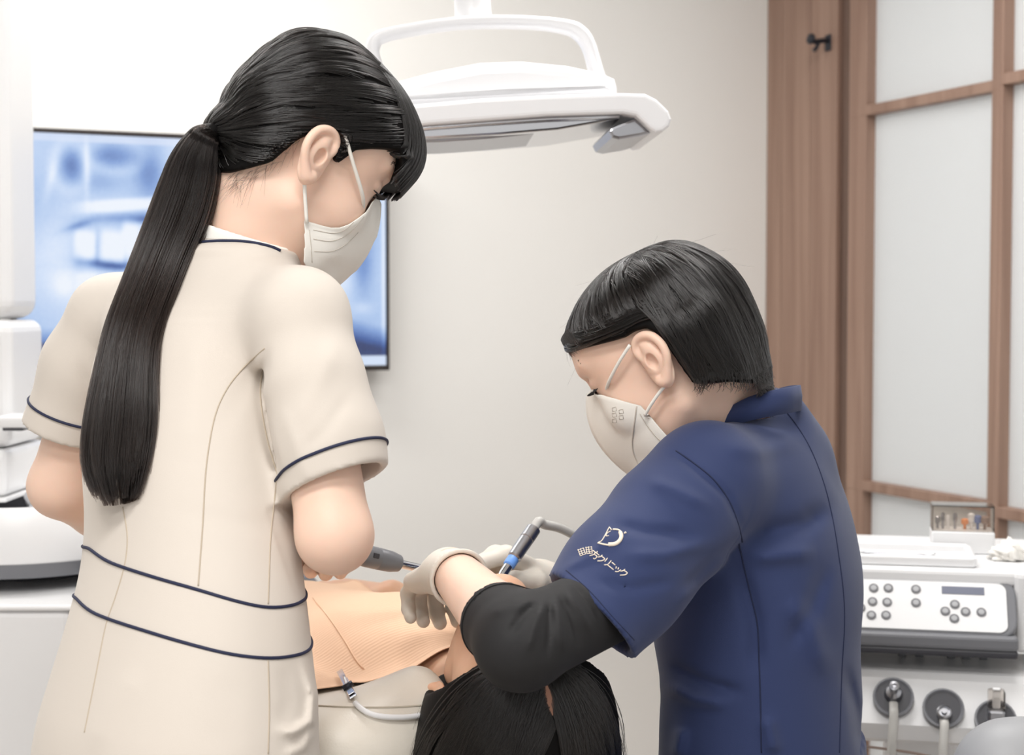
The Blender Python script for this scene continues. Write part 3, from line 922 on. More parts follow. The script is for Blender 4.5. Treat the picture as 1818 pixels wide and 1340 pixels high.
# instruments resting in the holders
def hose_from(M, name, parent, drop):
    w = [np.array(M @ Vector(q)) for q in [(0, -0.010, 0.012), (0, -0.022, 0.014), (0, -0.032, 0.018)]]
    e = w[-1]
    w += [e + np.array([-0.006, -0.012, -0.05]), e + np.array([-0.01, -0.004, -0.14]), e + np.array([drop, 0.05, -0.30]), e + np.array([drop * 1.4, 0.16, -0.34]), e + np.array([drop * 1.2, 0.22, -0.20])]
    tube(name, catmull(w, 40), 0.0068, 'hose_grey', parent, sides=10)
i1 = empty('scaler_handpiece', hm[0].translation); tag(i1, 'metal tipped handpiece resting in the first round holder beside the navy scrub top', 'dental handpiece')
T1 = Matrix.Translation(-i1.location)
lathe('metal_nozzle', [(0.013, 0.0), (0.0135, 0.010), (0.011, 0.020), (0.006, 0.024), (0.0055, 0.038), (0.007, 0.040), (0.007, 0.046), (0.003, 0.047), (0.003, 0.043), (0, 0.043)], 'brushed_steel', i1, matrix=T1 @ hm[0] @ Matrix.Translation((0, 0.004, 0.002)))
hose_from(T1 @ hm[0], 'hose', i1, 0.03)
i2 = empty('turbine_hose', hm[1].translation); tag(i2, 'hose with a metal ring coupling in the middle round holder', 'dental hose')
T2 = Matrix.Translation(-i2.location)
lathe('coupling', [(0.0095, 0.0), (0.0105, 0.012), (0.0105, 0.020), (0.008, 0.022), (0.008, 0.016), (0.004, 0.016), (0.0035, 0.024), (0, 0.024)], 'brushed_steel', i2, matrix=T2 @ hm[1] @ Matrix.Translation((0, -0.010, 0.004)))
hose_from(T2 @ hm[1], 'hose', i2, 0.02)
i3 = empty('air_water_syringe', hm[2].translation); tag(i3, 'clear square air and water syringe in the holder nearest the grey stool', 'dental syringe')
T3 = Matrix.Translation(-i3.location)
Ms3 = T3 @ frame_m(np.array(hm[2].translation), ux, uy, Z3)
box('syringe_body', (-0.012, -0.024, -0.018), (0.012, 0.002, 0.022), 'brushed_steel', i3, bevel=0.004, matrix=Ms3)
box('syringe_head', (-0.0115, -0.022, 0.018), (0.0125, 0.0, 0.050), 'clear_plastic', i3, bevel=0.004, matrix=Ms3)
box('syringe_core', (-0.005, -0.015, 0.022), (0.006, -0.006, 0.052), 'white_plastic', i3, bevel=0.002, matrix=Ms3)
hose_from(T3 @ hm[2], 'hose', i3, -0.02)
# tray with instruments on the table
TT = -0.006
tr = empty('instrument_tray', MUW @ Vector((lx_(1610), 0.06, TT))); tag(tr, 'white instrument tray on the delivery unit table', 'tray')
ITR = Matrix.Translation(-tr.location) @ MUW
tx0, tx1, ty0, ty1 = lx_(1440), lx_(1728), 0.008, 0.135
box('tray_floor', (tx0, ty0, TT + 0.0002), (tx1, ty1, TT + 0.005), 'white_plastic', tr, bevel=0.002, matrix=ITR)
for nm, lo3, hi3 in (('rim', (tx0, ty0 - 0.004, TT + 0.0002), (tx1, ty0 + 0.006, TT + 0.016)), ('rim', (tx0, ty1 - 0.006, TT + 0.0002), (tx1, ty1 + 0.004, TT + 0.018)), ('rim', (tx0 - 0.004, ty0, TT + 0.0002), (tx0 + 0.006, ty1, TT + 0.018)), ('rim', (tx1 - 0.006, ty0, TT + 0.0002), (tx1 + 0.004, ty1, TT + 0.016))):
    box(nm, lo3, hi3, 'white_plastic', tr, bevel=0.004, matrix=ITR, seg=3)
for nm, lab, xa, xb, ya, yb, rr in (('dental_mirror', 'steel dental mirror with pale round head lying on the white tray', 1545, 1700, 0.06, 0.05, 0.0026), ('dental_probe', 'thin steel dental probe on the white tray beside the mirror', 1530, 1672, 0.085, 0.072, 0.0018), ('dental_tweezers', 'steel tweezers on the white tray along its front rim', 1520, 1640, 0.035, 0.04, 0.0022)):
    a = MUW @ Vector((lx_(xa), ya, TT + 0.0052 + rr)); b = MUW @ Vector((lx_(xb), yb, TT + 0.0062 + rr))
    it = empty(nm, a); tag(it, lab, 'dental tool')
    d_ = np.array(b - a)
    tube('shaft', [d_ * t for t in np.linspace(0, 0.82, 12)], np.interp(np.linspace(0, 1, 12), [0, 0.1, 0.3, 0.7, 0.9, 1], [rr * .5, rr, rr, rr, rr * .8, rr * .4]), 'brushed_steel', it, sides=8)
    if nm == 'dental_mirror':
        tube('neck', [d_ * 0.81, d_ * 0.93], rr * 0.4, 'brushed_steel', it, sides=6)
        lathe('mirror_head', [(0, -0.001), (0.011, -0.001), (0.0115, 0.001), (0.010, 0.0022), (0, 0.0024)], 'white_plastic', it, matrix=Matrix.Translation(Vector(d_)) @ Matrix.Rotation(0.35, 4, 'X'))
    elif nm == 'dental_probe':
        tube('hook_tip', catmull([d_ * 0.81, d_ * 0.92, d_ * 0.97 + np.array([0, 0.01, 0.002]), d_ * 0.98 + np.array([0.0, 0.014, 0.0])], 10), rr * 0.4, 'brushed_steel', it, sides=6)
    else:
        tube('second_arm', [d_ * t + np.array([0, 0.004 + 0.004 * math.sin(t * 3.1), 0]) for t in np.linspace(0.02, 0.85, 12)], rr * 0.6, 'brushed_steel', it, sides=6)
# bur box with clear lid
bx0, bx1, by0, by1 = lx_(1662) * 1.06, lx_(1770) * 1.06, 0.145, 0.205
bxz = TT + 0.0003
bxx = empty('bur_box', MUW @ Vector(((bx0 + bx1) / 2, by0, bxz))); tag(bxx, 'white bur box with clear lid on the delivery unit table', 'box')
IB = Matrix.Translation(-bxx.location) @ MUW
SB = 1.07
h1, h2 = 0.036, 0.075
box('base', (bx0, by0, bxz), (bx1, by1, bxz + h1), 'white_plastic', bxx, bevel=0.003, matrix=IB)
for nm, l3, h3 in (('lid_wall', (bx0 + 0.001, by0 + 0.001, bxz + h1), (bx1 - 0.001, by0 + 0.0025, bxz + h2)), ('lid_wall', (bx0 + 0.001, by1 - 0.0025, bxz + h1), (bx1 - 0.001, by1 - 0.001, bxz + h2)), ('lid_wall', (bx0 + 0.001, by0 + 0.0025, bxz + h1), (bx0 + 0.0025, by1 - 0.0025, bxz + h2)), ('lid_wall', (bx1 - 0.0025, by0 + 0.0025, bxz + h1), (bx1 - 0.001, by1 - 0.0025, bxz + h2)), ('lid_top', (bx0 + 0.001, by0 + 0.001, bxz + h2), (bx1 - 0.001, by1 - 0.001, bxz + h2 + 0.0018))):
    box(nm, l3, h3, 'clear_plastic', bxx, bevel=0, matrix=IB)
burs = [(1674, .020, .004, 'brushed_steel', 'thin steel dental bur standing at one end of the bur box'), (1683, .026, .003, 'brushed_steel', 'steel dental bur standing second in the bur box'), (1692, .022, .003, 'white_plastic', 'slim white dental bur in the bur box between steel ones'), (1704, .026, .0035, 'brushed_steel', 'steel dental bur standing beside the orange one in the bur box'), (1721, .017, .006, 'bur_orange', 'orange polishing point in the bur box'), (1732, .026, .006, 'white_plastic', 'thick white polishing point in the bur box'), (1743, .023, .0065, 'bur_blue', 'blue polishing point in the bur box'), (1755, .022, .0075, 'bur_brown', 'brown polishing point in the bur box')]
for px, hh, r_, m_, lab in burs:
    q = MUW @ Vector((lx_(px) * 1.06, (by0 + by1) / 2, bxz + h1 + 0.0002))
    o = lathe('dental_bur', [(0.0022, 0), (0.0022, hh * 0.4), (r_, hh * 0.5), (r_, hh * 0.9), (r_ * 0.5, hh), (0, hh)], m_, sides=12)
    o.location = q; tag(o, lab, 'dental bur', 'burs in the bur box')
# crumpled tissue
tq = MUW @ Vector((lx_(1794), 0.10, TT + 0.001))
bm = bmesh.new(); bmesh.ops.create_icosphere(bm, subdivisions=4, radius=1)
for v in bm.verts:
    n = v.co.normalized()
    k = 1 + 0.28 * math.sin(7 * n.x + 3 * n.z) * math.sin(6 * n.y + 2) + 0.18 * math.sin(13 * n.z + 9 * n.x)
    v.co = Vector((n.x * 0.026 * k, n.y * 0.024 * k, max(-0.0, (n.z * 0.015 * k + 0.006 + 0.012 * math.exp(-((n.x - 0.1) / 0.25) ** 2) * (n.z > 0)))))
o = bm_obj('paper_tissue', bm, 'white_cloth', smooth=True); o.location = tq
tag(o, 'crumpled white paper tissue beside the bur box', 'tissue')

# ================================================================== grey stool with upholstered backrest, at the corner of the picture
gs = empty('stool', (0.82, 1.76, 0)); tag(gs, 'grey upholstered stool beside the instrument holders', 'stool')
gq = P(1790, 1338, 1.74) - np.array(gs.location)
Fg = Field(gq - 0.2, gq + 0.2, 0.006)
Fg.ell(gq + np.array([0.012, 0.0, -0.035]), [[1, 0, 0], [0, 1, 0], [0, 0, 1]], (0.062, 0.045, 0.062), 0.02)
Fg.cone(gq + np.array([0.0, 0, -0.02]), gq + np.array([0.10, 0.03, -0.02]), 0.055, 0.055, 0.03)
Fg.cone(gq + np.array([0.0, 0, -0.05]), gq + np.array([0.10, 0.03, -0.05]), 0.055, 0.055, 0.03)
V, Q = Fg.mesh(); V = relax(V, Q, 3)
big_mesh_obj('backrest', V, Q, 'stool_grey', gs)
tube('backrest_post', catmull([gq + np.array([0.07, 0.05, -0.06]), gq + np.array([0.09, 0.10, -0.2]), np.array([-0.10, 0.0, 0.46]), np.array([0.0, 0, 0.455])], 16), 0.012, 'chrome', gs)
lathe('seat', [(0, 0.45), (0.17, 0.45), (0.19, 0.47), (0.19, 0.51), (0.17, 0.535), (0, 0.54)], 'stool_grey', gs)
lathe('gas_lift', [(0.03, 0.09), (0.03, 0.28), (0.018, 0.285), (0.018, 0.45)], 'chrome', gs)
for k in range(5):
    a = 2 * math.pi * k / 5
    tube('base_leg', [(0, 0, 0.1), (0.25 * math.cos(a), 0.25 * math.sin(a), 0.07)], [0.022, 0.015], 'chrome', gs)
    lathe('caster', [(0, -0.011), (0.027, -0.011), (0.027, 0.011), (0, 0.011)], 'dark_plastic', gs, matrix=Matrix.Translation((0.25 * math.cos(a), 0.25 * math.sin(a), 0.027)) @ Matrix.Rotation(math.pi / 2, 4, 'X'))
# ================================================================== PEOPLE: shared builders
class Head:
    """head frame: origin between the ear canals, f forward, u up, s towards the viewer's side (near ear)"""
    def __init__(h, o, F, U, S):
        h.o = np.asarray(o, float); h.F = nrm(F); h.U = nrm(U); h.S = nrm(S)
    def p(h, f, u, s=0.0):
        return h.o + h.F * f + h.U * u + h.S * s
    def loc(h, pts):
        q = np.asarray(pts) - h.o
        return np.stack([q @ h.F, q @ h.U, q @ h.S], -1)

def head_frame(px, py, d, yaw_right, away, pitch):
    """yaw_right: +1 faces picture right, -1 faces left; away: angle turned from the viewer; pitch: down"""
    o = P(px, py, d)
    cp, sp_ = math.cos(pitch), math.sin(pitch); ca, sa = math.cos(away), math.sin(away)
    hf = np.array([yaw_right * ca, sa, 0]); F = hf * cp + np.array([0, 0, -sp_]); U = hf * sp_ + np.array([0, 0, cp])
    S = np.cross(F, U) * (1 if yaw_right > 0 else -1)
    return Head(o, F, U, S)

def put_head(Fd, h, uc=0.040, ur=0.083, fr=0.092, fc=-0.010):
    ax = [h.F, h.U, h.S]
    Fd.ell(h.p(fc, uc), ax, (fr, ur, 0.073), 0.0)
    Fd.ell(h.p(0.030, -0.020), ax, (0.060, 0.085, 0.060), 0.035)
    Fd.ell(h.p(0.055, 0.045), ax, (0.040, 0.045, 0.055), 0.03)
    for s in (-1, 1):
        Fd.cone(h.p(0.008, -0.058, 0.048 * s), h.p(0.075, -0.100, 0.016 * s), 0.017, 0.015, 0.025)   # jaw
        Fd.ell(h.p(0.058, -0.035, 0.038 * s), ax, (0.026, 0.024, 0.020), 0.02)                          # cheek
        Fd.ell(h.p(0.094, 0.014, 0.031 * s), ax, (0.012, 0.011, 0.018), 0.006, op='s')                  # eye hollow
        Fd.ell(h.p(0.078, 0.011, 0.031 * s), ax, (0.0125, 0.011, 0.0145), 0.003)                       # closed lids
        Fd.cone(h.p(0.089, 0.032, 0.018 * s), h.p(0.078, 0.034, 0.046 * s), 0.007, 0.006, 0.012)        # brow
    Fd.ell(h.p(0.080, -0.104), ax, (0.018, 0.016, 0.020), 0.02)                                         # chin
    Fd.cone(h.p(0.089, 0.014), h.p(0.106, -0.032), 0.006, 0.009, 0.012)                                 # nose
    for s in (-1, 1):
        Fd.ell(h.p(0.098, -0.040, 0.009 * s), ax, (0.008, 0.007, 0.007), 0.005)
    Fd.cone(h.p(0.094, -0.062, -0.014), h.p(0.094, -0.062, 0.014), 0.005, 0.005, 0.008)                 # lips
    Fd.cone(h.p(0.093, -0.072, -0.012), h.p(0.093, -0.072, 0.012), 0.0055, 0.0055, 0.008)

def ear_geo(h, s):
    """one ear, s = +1 the near side"""
    c = h.p(-0.006, 0.002, 0.074 * s)
    Fe = Field(c - 0.055, c + 0.055, 0.0011)
    def q(f, u, out): return h.p(f * 0.84 + 0.002, u * 0.84 - 0.008, (0.070 + out) * s)
    out = lambda f: 0.005 + 0.016 * np.clip((0.012 - f) / 0.036, 0, 1.2)
    ax = [h.F, h.U, nrm(h.S + 0.45 * s * h.F * 1.0)]
    n_ = nrm(h.S * s + 0.42 * h.F); fa_ = nrm(h.F - n_ * h.F.dot(n_))
    Fe.ell(q(-0.006, 0.006, out(-0.006) - 0.002), [fa_, h.U, n_], (0.019, 0.028, 0.0036), 0.0)
    Fe.ell(q(-0.001, -0.018, out(-0.001) - 0.001), [fa_, h.U, n_], (0.010, 0.014, 0.0045), 0.006)
    hel = [(0.006, 0.002), (0.012, 0.014), (0.012, 0.026), (0.004, 0.034), (-0.008, 0.034), (-0.019, 0.026), (-0.0245, 0.012), (-0.0235, -0.002), (-0.017, -0.014), (-0.009, -0.024), (-0.002, -0.030), (0.004, -0.026)]
    hc = catmull(np.array(hel), 40)
    pts = [q(f, u, out(f) + 0.0025) for f, u in hc]
    rs = np.interp(np.linspace(0, 1, 40), [0, 0.15, 0.5, 0.75, 0.92, 1], [0.0028, 0.0042, 0.0038, 0.0036, 0.006, 0.006])
    Fe.chain(pts, rs, 0.0025)
    ah = catmull(np.array([(0.000, 0.024), (-0.008, 0.016), (-0.0135, 0.004), (-0.012, -0.008), (-0.004, -0.015), (0.003, -0.013)]), 16)
    Fe.chain([q(f, u, out(f) + 0.001) for f, u in ah], [0.0032] * 16, 0.003)
    Fe.cone(q(0.009, 0.002, out(0.009) + 0.001), q(0.008, -0.008, out(0.008) + 0.001), 0.0042, 0.004, 0.004)     # tragus
    Fe.ell(q(-0.001, 0.000, out(0.0) + 0.004), [fa_, h.U, n_], (0.0075, 0.010, 0.0065), 0.003, op='s')          # concha
    Fe.ell(q(0.003, -0.003, out(0.0) - 0.002), [fa_, h.U, n_], (0.0035, 0.005, 0.008), 0.002, op='s')
    Fe.cone(h.p(0.002, 0.002, 0.058 * s), q(-0.004, 0.002, out(-0.004) - 0.004), 0.014, 0.012, 0.006)
    Fe.cone(h.p(-0.002, 0.012, 0.060 * s), q(-0.006, 0.016, out(-0.006) - 0.004), 0.012, 0.010, 0.006)
    Fe.ell(q(-0.001, 0.000, out(0.0) + 0.006), [fa_, h.U, n_], (0.0065, 0.009, 0.0065), 0.002, op='s')
    return Fe.mesh()

def hair_cap(h, bound, prof, W, cen, extra=None, res=0.003):
    """closed shell of hair: side profile [(f, u)] round cen, half width W, cut along a hairline bound = [(f, u)]"""
    Fd = Field(h.o - 0.21, h.o + 0.21, res)
    pr = catmull(np.vstack([prof, prof[:1]]), 200)
    an = np.arctan2(pr[:, 1] - cen[1], pr[:, 0] - cen[0]); rr = np.hypot(pr[:, 1] - cen[1], pr[:, 0] - cen[0])
    o_ = np.argsort(an); an, rr = an[o_], rr[o_]
    an = np.concatenate([an[-3:] - 2 * math.pi, an, an[:3] + 2 * math.pi]); rr = np.concatenate([rr[-3:], rr, rr[:3]])
    def shell(X, Y, Z):
        f = (X - h.o[0]) * h.F[0] + (Y - h.o[1]) * h.F[1] + (Z - h.o[2]) * h.F[2] - cen[0]
        u = (X - h.o[0]) * h.U[0] + (Y - h.o[1]) * h.U[1] + (Z - h.o[2]) * h.U[2] - cen[1]
        s_ = (X - h.o[0]) * h.S[0] + (Y - h.o[1]) * h.S[1] + (Z - h.o[2]) * h.S[2]
        R = np.interp(np.arctan2(u, f), an, rr)
        q = (np.abs(np.sqrt(f * f + u * u) / R) ** 2.15 + np.abs(s_ / W) ** 2.3) ** (1 / 2.2)
        return (q - 1) * 0.07
    Fd.put(shell, h.o - 0.2, h.o + 0.2, 0)
    if extra: extra(Fd)
    B = np.array(sorted(bound))
    def cut(X, Y, Z):
        f = (X - h.o[0]) * h.F[0] + (Y - h.o[1]) * h.F[1] + (Z - h.o[2]) * h.F[2]
        u = (X - h.o[0]) * h.U[0] + (Y - h.o[1]) * h.U[1] + (Z - h.o[2]) * h.U[2]
        return (np.interp(f, B[:, 0], B[:, 1]) - u) * 0.7
    Fd.put(cut, h.o - 0.3, h.o + 0.3, 0, 'i')
    return Fd

def hit_out(bvh, o, d, dist=0.4):
    r = bvh.ray_cast(Vector(o + d * dist), Vector(-d), dist)
    return np.array(r[0]) if r[0] is not None else None

def slerp(a, b, t):
    w = math.acos(max(-1, min(1, float(a.dot(b)))))
    if w < 1e-4: return a
    return (math.sin((1 - t) * w) * a + math.sin(t * w) * b) / math.sin(w)

def push_out(bvh, q, off):
    nb = bvh.find_nearest(Vector(q))
    if nb[0] is None: return q
    n = np.array(nb[1]); p0 = np.array(nb[0]); sd = float((q - p0).dot(n))
    return p0 + n * off if sd < off else q

def clump_paths(paths, ncl, pull, lift, bvh=None):
    """draw neighbouring strands together into locks; locks ride a little higher or lower"""
    A = np.asarray(paths, float); N, M, _ = A.shape
    mid = A[:, M // 2]
    lead = rng.choice(N, min(ncl, N), replace=False)
    own = np.zeros(N, int)
    for i in range(0, N, 500):
        own[i:i + 500] = np.argmin(((mid[i:i + 500, None] - mid[lead][None]) ** 2).sum(-1), 1)
    Ld = A[lead][own]
    w = pull * np.sin(np.linspace(0.25, 1.0, M) * math.pi / 2)[None, :, None]
    dist = np.linalg.norm(A - Ld, axis=2, keepdims=True)
    w = w * np.exp(-(dist / 0.02) ** 2)
    B = A * (1 - w) + Ld * w
    return B, own

def clump_noise(n, amp):
    return rng.normal(0, amp, n)

def lashes(h, s, parent, mat_='tie_black', n=16):
    paths = []
    for i in range(n):
        t = i / (n - 1) - 0.5
        a = h.p(0.0895 - 0.010 * t * t * 4, 0.0055 - 0.001 * abs(t), (0.031 + 0.022 * t) * s)
        b = a + h.F * 0.006 + h.S * s * 0.005 * t - h.U * 0.003
        c = b + h.F * 0.004 + h.S * s * 0.005 * t + h.U * 0.0015
        paths.append(catmull([a, b, c], 5))
    return multi_tube('eyelashes', paths, 0.00055, mat_, parent, sides=4)

def brow(h, s, parent):
    paths = []
    for i in range(60):
        t = i / 59.0
        s0 = 0.016 + 0.032 * t
        a = h.p(0.0965 - 0.010 * t * t - 0.004 * t, 0.034 + 0.005 * math.sin(t * 2.6) + rng.normal(0, 0.0012), s0 * s)
        b = a + h.S * s * 0.007 + h.U * 0.001 - h.F * 0.002
        paths.append([a, 0.5 * (a + b) + h.F * 0.0006, b])
    return multi_tube('eyebrow', paths, 0.0005, 'hair_base', parent, sides=4)

def mask_sheet(name, h, top, mid, bot, parent, m='mask_fabric', pleats=0, n=29, k=18, bvh=None):
    """top / mid / bot: half outlines [(f, u, s)] from the nose line to the near cheek; mirrored to the far side"""
    def full(c):
        c = catmull(np.array(c), (n + 1) // 2)
        l = c.copy(); l[:, 2] *= -1
        return np.vstack([l[::-1][:-1], c])
    T, M_, B_ = full(top), full(mid), full(bot)
    V, Fc = [], []
    w = len(T)
    for side in (0, 1):
        for j in range(k):
            t = j / (k - 1)
            C = (1 - t) ** 2 * T + 2 * t * (1 - t) * M_ + t * t * B_
            if pleats:
                C = C + np.array([1.0, 0, 0]) * (0.0016 * ((t * pleats) % 1.0)) * math.sin(math.pi * t)
            for i in range(w):
                q = h.p(*C[i])
                if bvh is not None: q = push_out(bvh, q, 0.0045)
                V.append(q - (h.F * 0.0014 if side else 0))
    def vid(side, j, i): return side * k * w + j * w + i
    for side in (0, 1):
        for j in range(k - 1):
            for i in range(w - 1):
                f = (vid(side, j, i), vid(side, j, i + 1), vid(side, j + 1, i + 1), vid(side, j + 1, i))
                Fc.append(f if side else f[::-1])
    for i in range(w - 1):
        Fc.append((vid(0, 0, i), vid(0, 0, i + 1), vid(1, 0, i + 1), vid(1, 0, i)))
        Fc.append((vid(0, k - 1, i + 1), vid(0, k - 1, i), vid(1, k - 1, i), vid(1, k - 1, i + 1)))
    for j in range(k - 1):
        Fc.append((vid(0, j + 1, 0), vid(0, j, 0), vid(1, j, 0), vid(1, j + 1, 0)))
        Fc.append((vid(0, j, w - 1), vid(0, j + 1, w - 1), vid(1, j + 1, w - 1), vid(1, j, w - 1)))
    return mesh_obj(name, V, Fc, m, parent)

def put_hand(Fd, o, x, z, left, flex, thumb, scale=1.0, spread=0.0, fat=0.0, kpalm=0.012):
    """o wrist, x towards the fingers, z back of the hand; flex: per finger (mcp, pip, dip) in degrees; thumb: list of local points"""
    x = nrm(x); z = nrm(np.asarray(z) - x * np.dot(x, z)); y = np.cross(z, x) * (-1 if left else 1)   # y = thumb side
    def g(a, b, c): return o + scale * (x * a + y * b + z * c)
    mcp = [(0.086, 0.026, 0.0), (0.090, 0.006, 0.002), (0.085, -0.014, 0.0), (0.076, -0.031, -0.004)]
    ln = [(0.044, 0.026, 0.021), (0.048, 0.030, 0.022), (0.044, 0.027, 0.021), (0.034, 0.020, 0.019)]
    rr = [0.0092, 0.0094, 0.0090, 0.0080]
    root = [(0.012, 0.016, 0), (0.010, 0.004, 0.002), (0.010, -0.008, 0.001), (0.012, -0.017, -0.001)]
    for m_, r_, q in zip(mcp, rr, root):
        Fd.cone(g(*q), g(*m_), 0.0135 * scale + fat, (r_ + 0.0025) * scale + fat, kpalm)
    Fd.cone(g(0.03, -0.005, -0.006), g(0.07, 0.0, -0.006), 0.014 * scale, 0.013 * scale, kpalm)
    Fd.cone(g(0.018, 0.018, -0.008), g(*thumb[0]), 0.015 * scale + fat, 0.0125 * scale + fat, kpalm)
    Fd.cone(g(0.02, -0.020, -0.008), g(0.06, -0.026, -0.008), 0.012 * scale, 0.011 * scale, kpalm)
    tips = []
    for i in range(4):
        p = np.array(mcp[i]); a = 0.0; pts = [p]; r0 = rr[i]
        for L, dg in zip(ln[i], flex[i]):
            a += math.radians(dg)
            p = p + np.array([math.cos(a) * L, spread * (1.5 - i) * L, -math.sin(a) * L]); pts.append(p)
        rs = [r0 * 1.05, r0, r0 * 0.95, r0 * 0.82]
        W = [g(*q) for q in pts]
        for j in range(3):
            Fd.cone(W[j], W[j + 1], rs[j] * scale + fat, rs[j + 1] * scale + fat, 0.003 if j else 0.006)
        tips.append(W[-1])
    tp = [g(*q) for q in thumb]
    for j in range(len(tp) - 1):
        r_ = [0.0125, 0.0105, 0.0095, 0.008]
        Fd.cone(tp[j], tp[j + 1], r_[j] * scale + fat, r_[j + 1] * scale + fat, 0.004)
    tips.append(tp[-1])
    return tips

def rows_from(px_rows, ratio, extra_low=()):
    """(py, left, right, depth, yaw) outline rows -> section ellipses"""
    out = []
    for py, l, r, d, yaw in px_rows:
        c = P((l + r) / 2, py, d); hx = (r - l) / 2 / FPX * d
        a = hx / math.sqrt(math.cos(yaw) ** 2 + (ratio * math.sin(yaw)) ** 2)
        out.append((c[0], c[1], c[2], a, a * ratio, yaw))
    return out + list(extra_low)

def seam(name, bvh, pts, r, m, parent, lift=0.0, step=5.0, sm=3):
    q = on_surface(bvh, dense(pts, step), lift)
    if len(q) < 3: return None
    jumps = np.linalg.norm(np.diff(q, axis=0), axis=1)
    bad = np.where(jumps > 0.03)[0]
    if len(bad):                                  # keep the longest run that stays on one surface
        cuts = [0] + [b + 1 for b in bad] + [len(q)]
        runs = [q[cuts[i]:cuts[i + 1]] for i in range(len(cuts) - 1)]
        q = max(runs, key=len)
        if len(q) < 3: return None
    return tube(name, smooth_path(q, sm), r, m, parent, sides=6)

def loop_on(name, bvh, vis, c_of_z, r, m, parent, lift=0.0006, n=120):
    """a closed piping line round the body: heights read off the visible part, carried on round the back"""
    q = on_surface(bvh, dense(vis, 6.0), 0)
    z0 = q[:, 2].mean(); c = c_of_z(z0)
    az = np.unwrap(np.arctan2(q[:, 1] - c[1], q[:, 0] - c[0]))
    o = np.argsort(az); az, zz = az[o], q[o, 2]
    A0, A1 = az[0], az[-1]
    ang = np.linspace(A0, A0 + 2 * math.pi, n, endpoint=False)
    za = np.where(ang <= A1, np.interp(ang, az, zz), zz[-1] + (zz[0] - zz[-1]) * (ang - A1) / (2 * math.pi - (A1 - A0)))
    pts = []
    for a, z in zip(ang, za):
        d = np.array([math.cos(a), math.sin(a), 0])
        hit = hit_out(bvh, np.array([c[0], c[1], z]), d, 0.28)
        if hit is not None and np.linalg.norm(hit[:2] - c[:2]) < 0.26: pts.append(hit + d * lift)
    pts = smooth_path(np.array(pts), 2, True)
    return tube(name, pts, r, m, parent, sides=7, closed=True)

def ring_on(name, bvh, c, axis, rmax, r, m, parent, n=72, tilt=None, lift=0.0008, rmin=0.02):
    """a closed piping line round a sleeve"""
    ax = nrm(axis); e1 = nrm(np.cross(ax, [0.3, 0.9, 0.2])); e2 = np.cross(ax, e1)
    pts = []; last = None
    for i in range(n):
        a = 2 * math.pi * i / n
        d = math.cos(a) * e1 + math.sin(a) * e2
        if tilt is not None: d = nrm(d + ax * float(np.dot(d, tilt)))
        o = np.asarray(c, float); best = None; start = o + d * rmin
        for _ in range(6):
            h = bvh.ray_cast(Vector(start), Vector(d), rmax)
            if h[0] is None: break
            q = np.array(h[0])
            if np.linalg.norm(q - o) > rmax: break
            if h[1].dot(Vector(d)) > 0: best = q
            start = q + d * 0.0005
        if best is None: best = o + d * (np.linalg.norm(last - o) if last is not None else rmax * 0.8)
        last = best; pts.append(best + d * lift)
    pts = smooth_path(np.array(pts), 2, True)
    return tube(name, pts, r, m, parent, sides=7, closed=True)

def shoe(name, c, d, m, parent):
    d = nrm(d); s = np.cross([0, 0, 1.0], d); c = np.asarray(c, float)
    Fd = Field(c - 0.2, c + 0.2, 0.006)
    Fd.cone(c - d * 0.05 + np.array([0, 0, 0.038]), c + d * 0.10 + np.array([0, 0, 0.032]), 0.037, 0.034, 0.02)
    Fd.cone(c - d * 0.04 + np.array([0, 0, 0.05]), c + np.array([0, 0, 0.06]), 0.036, 0.033, 0.02)
    Fd.plane([0, 0, 0.0005], [0, 0, -1], c - 0.2, c + 0.2)
    V, Q = Fd.mesh()
    return big_mesh_obj(name, V, Q, m, parent)
# ================================================================== PERSON 1: assistant standing, beige dress, ponytail
H1 = head_frame(529, 278, 1.69, +1, math.radians(25), math.radians(30))
yawS, yawW = math.radians(36), math.radians(46)
N1 = P(430, 468, 1.685)
SR1, ER1 = P(533, 562, 1.56), P(594, 950, 1.505)
SL1, EL1 = P(200, 565, 1.76), P(108, 862, 1.80)
WR1 = P(576, 932, 1.70); WL1 = P(300, 965, 1.97)
rows1 = [(460, 330, 470, 1.675, yawS), (500, 240, 500, 1.668, yawS), (560, 188, 500, 1.655, yawS), (640, 165, 500, 1.64, yawS), (750, 145, 505, 1.62, math.radians(40)),
         (850, 142, 514, 1.60, math.radians(43)), (975, 156, 530, 1.575, yawW), (1050, 131, 541, 1.56, yawW), (1160, 104, 552, 1.55, yawW), (1250, 70, 562, 1.54, yawW), (1340, 46, 563, 1.535, yawW)]
low1 = [(-0.335, 1.53, 0.62, 0.172, 0.128, yawW), (-0.335, 1.53, 0.42, 0.165, 0.125, yawW)]
col1 = rows_from(rows1, 0.70, low1)
hipc = np.array([-0.335, 1.53])
rt1 = np.array([math.cos(yawW), -math.sin(yawW)]); fw1 = np.array([math.sin(yawW), math.cos(yawW)])

